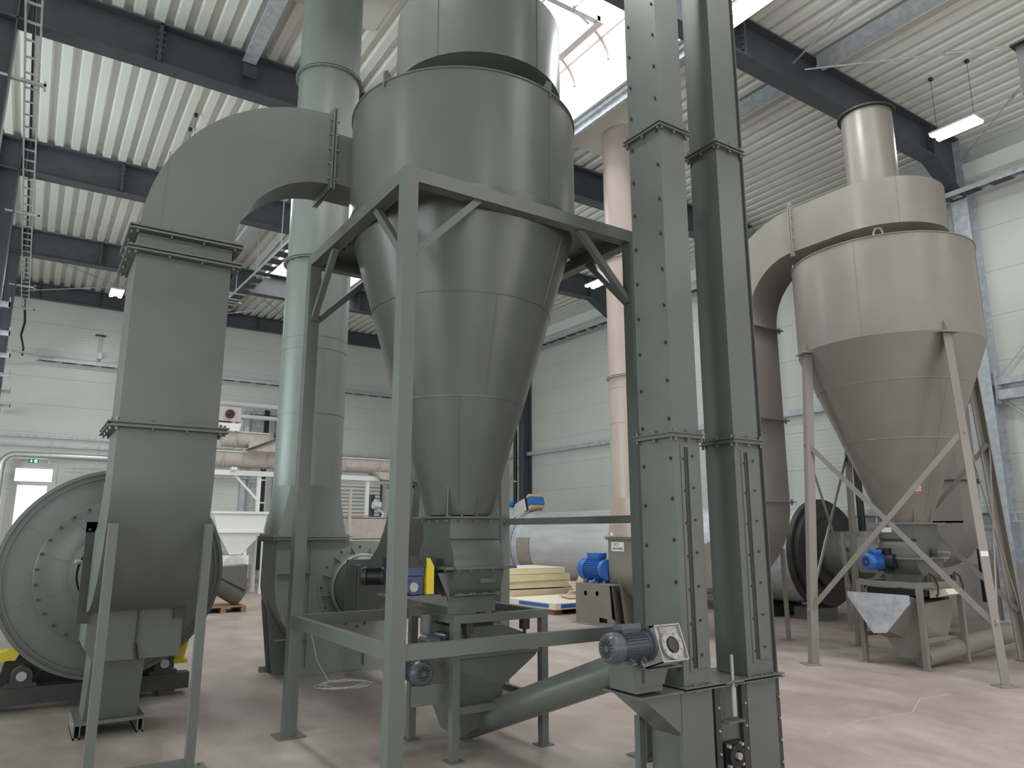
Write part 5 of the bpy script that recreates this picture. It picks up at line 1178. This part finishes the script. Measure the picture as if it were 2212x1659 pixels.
for z in (1.6, 2.6, 3.4, 4.4, 5.0): MB().box(6.86, 26.8, z, 7.1, 26.82, z+.05).build('clip', 'white', t, smooth=0)
t = thing('frame_profile', (6.35, 26.9, .5), 'door post profile beside the vertical cable ladder on the far wall', 'profile')
MB().box(6.25, 26.95, 0, 6.40, 27.19, 5.9).box(7.4, 26.95, 0, 7.5, 27.19, 5.9).box(6.4, 26.95, 5.8, 7.4, 27.19, 5.9).build('profile', 'galv', t, smooth=0)
for i, (z, r, x0, x1, l) in enumerate(((6.05, .10, 5.2, 8.1, 'pale insulated pipe high on the far wall, upper of the pair'), (5.62, .08, 5.2, 8.1, 'pale insulated pipe high on the far wall, lower of the pair'))):
    tag(MB().tube((x0, 26.6, z), (x1, 26.6, z), r, n=16).tube((x1-.05, 26.6, z), (x1, 26.6, z), r+.03, n=16).build('wall_pipe', 'white'), l, 'pipe')
# offcut of screw trough on a small pallet
t = thing('trough_section', (3.7, 16.3, .12), 'grey-green slanted trough section lying on a pallet, right of the left drum', 'trough')
A, B = vec((3.15, 16.3, .80)), vec((3.95, 16.3, .30))
MB().tube(A, B, .24, n=40).build('trough', 'green_flat', t)
MB().prism([(3.10, 16.02, .88), (3.98, 16.02, .94), (3.98, 16.02, .42)], (0, .5, 0)).build('side_plate', 'green_flat', t, smooth=0)
t = thing('pallet', (3.6, 16.4, 0), 'small brown pallet under the slanted trough section', 'pallet')
MB().box(3.1, 16.0, .10, 4.0, 16.9, .125).build('deck_boards', 'wood', t, smooth=0)
for x in (3.1, 3.5, 3.9): MB().box(x, 16.0, 0, x+.1, 16.9, .10).build('bearer', 'wood', t, smooth=0)
# dusty tray, lifting post, robot-like arm and louvre behind the main post
t = thing('collecting_trough', (8.4, 20, 1.2), 'dusty steel trough seen between the green stack and the front post', 'trough')
MB().box(7.5, 20, 1.40, 9.0, 20.03, 2.0).box(7.5, 20, 1.98, 9.05, 20.6, 2.03).box(7.5, 20.0, 1.36, 9.02, 20.5, 1.42).build('wall', 'dusty', t, smooth=0)
MB().prism([(7.5, 20.0, 1.36), (9.0, 20.0, 1.36), (8.8, 20.0, 1.1), (7.6, 20.0, 1.1)], (0, .5, 0)).build('bottom', 'dusty', t, smooth=0)
for x in (7.6, 8.8): MB().box(x, 20.1, 0, x+.08, 20.2, 1.1).build('leg', 'dusty', t, smooth=0)
MB().box(8.15, 20.0, 2.03, 8.22, 20.06, 2.08).build('orange_cap', 'orange', t, smooth=0)
t = thing('lifting_post', (7.8, 19.7, 0), 'slim dusty post with crossbar rising beside the dusty trough', 'post')
MB().box(7.53, 19.7, 0, 7.60, 19.77, 2.78).build('post', 'dusty', t, smooth=0); MB().box(7.38, 19.7, 2.78, 7.76, 19.77, 2.83).build('crossbar', 'dusty', t, smooth=0)
t = thing('louvre_window', (10.0, 27.1, 1.6), 'bright louvred window low on the far wall beside the front post', 'window')
MB().box(9.75, 27.08, .9, 9.83, 27.19, 3.45).box(11.6, 27.08, .9, 11.68, 27.19, 3.45).build('frame', 'bluesteel', t, smooth=0)
for k in range(18): MB().box(9.83, 27.1, .95+k*.14, 11.6, 27.14, 1.05+k*.14).build('slat', 'white', t, smooth=0)
t = thing('machine_arm', (9.2, 22, .0), 'white jointed hose arm of a machine behind the dusty trough', 'arm')
MB().pipe([(9.15, 21.5, 1.3), (9.2, 21.5, 1.9), (9.35, 21.5, 2.15), (9.1, 21.5, 2.35), (9.05, 21.5, 2.6)], .05, 10).tube((8.98, 21.5, 2.42), (9.22, 21.5, 2.42), .12, n=20).build('hose', 'white', t)
MB().box(8.98, 21.7, 0, 9.12, 21.9, 2.75).box(9.2, 21.7, 0, 9.32, 21.9, 2.1).build('dark_column', 'motorgrey', t, smooth=0)
t = thing('floor_trestle', (4.1, 8.0, 0), 'small red tool left on the floor behind the valve table', 'tool')
MB().box(4.9, 8.9, .42, 5.4, 9.0, .5).build('red_bar', 'red', t, smooth=0); MB().box(4.9, 8.9, 0, 4.95, 9.0, .42).box(5.35, 8.9, 0, 5.4, 9.0, .42).build('leg', 'darksteel', t, smooth=0)
# chalk line on the floor
m = MB(); P = [(5.6, 3.9, .001), (6.2, 4.0, .001), (6.9, 3.9, .001), (7.5, 4.15, .001), (8.0, 4.1, .001)]
for i in range(len(P)-1): m.bar(P[i], P[i+1], .01, .0016)
tag(m.build('chalk_line', 'dusty', smooth=0), 'wavy chalk line on the floor in front of the brown machine', 'line')
# corner of a hanging housing at the right edge
t = thing('hanging_casing', (13.0, 4.0, 7.6), 'dark casing cut off by the right edge of the view, high up', 'casing')
MB().box(9.06, 2.2, 6.54, 9.6, 3.08, 7.15).build('casing', 'green_flat', t, smooth=0)
MB().box(9.0, 2.15, 7.15, 9.65, 3.12, 7.18).build('rim', 'darksteel', t, smooth=0)
MB().box(9.3, 2.5, 7.18, 9.38, 2.58, 9.45).build('hanger_post', 'galv', t, smooth=0)
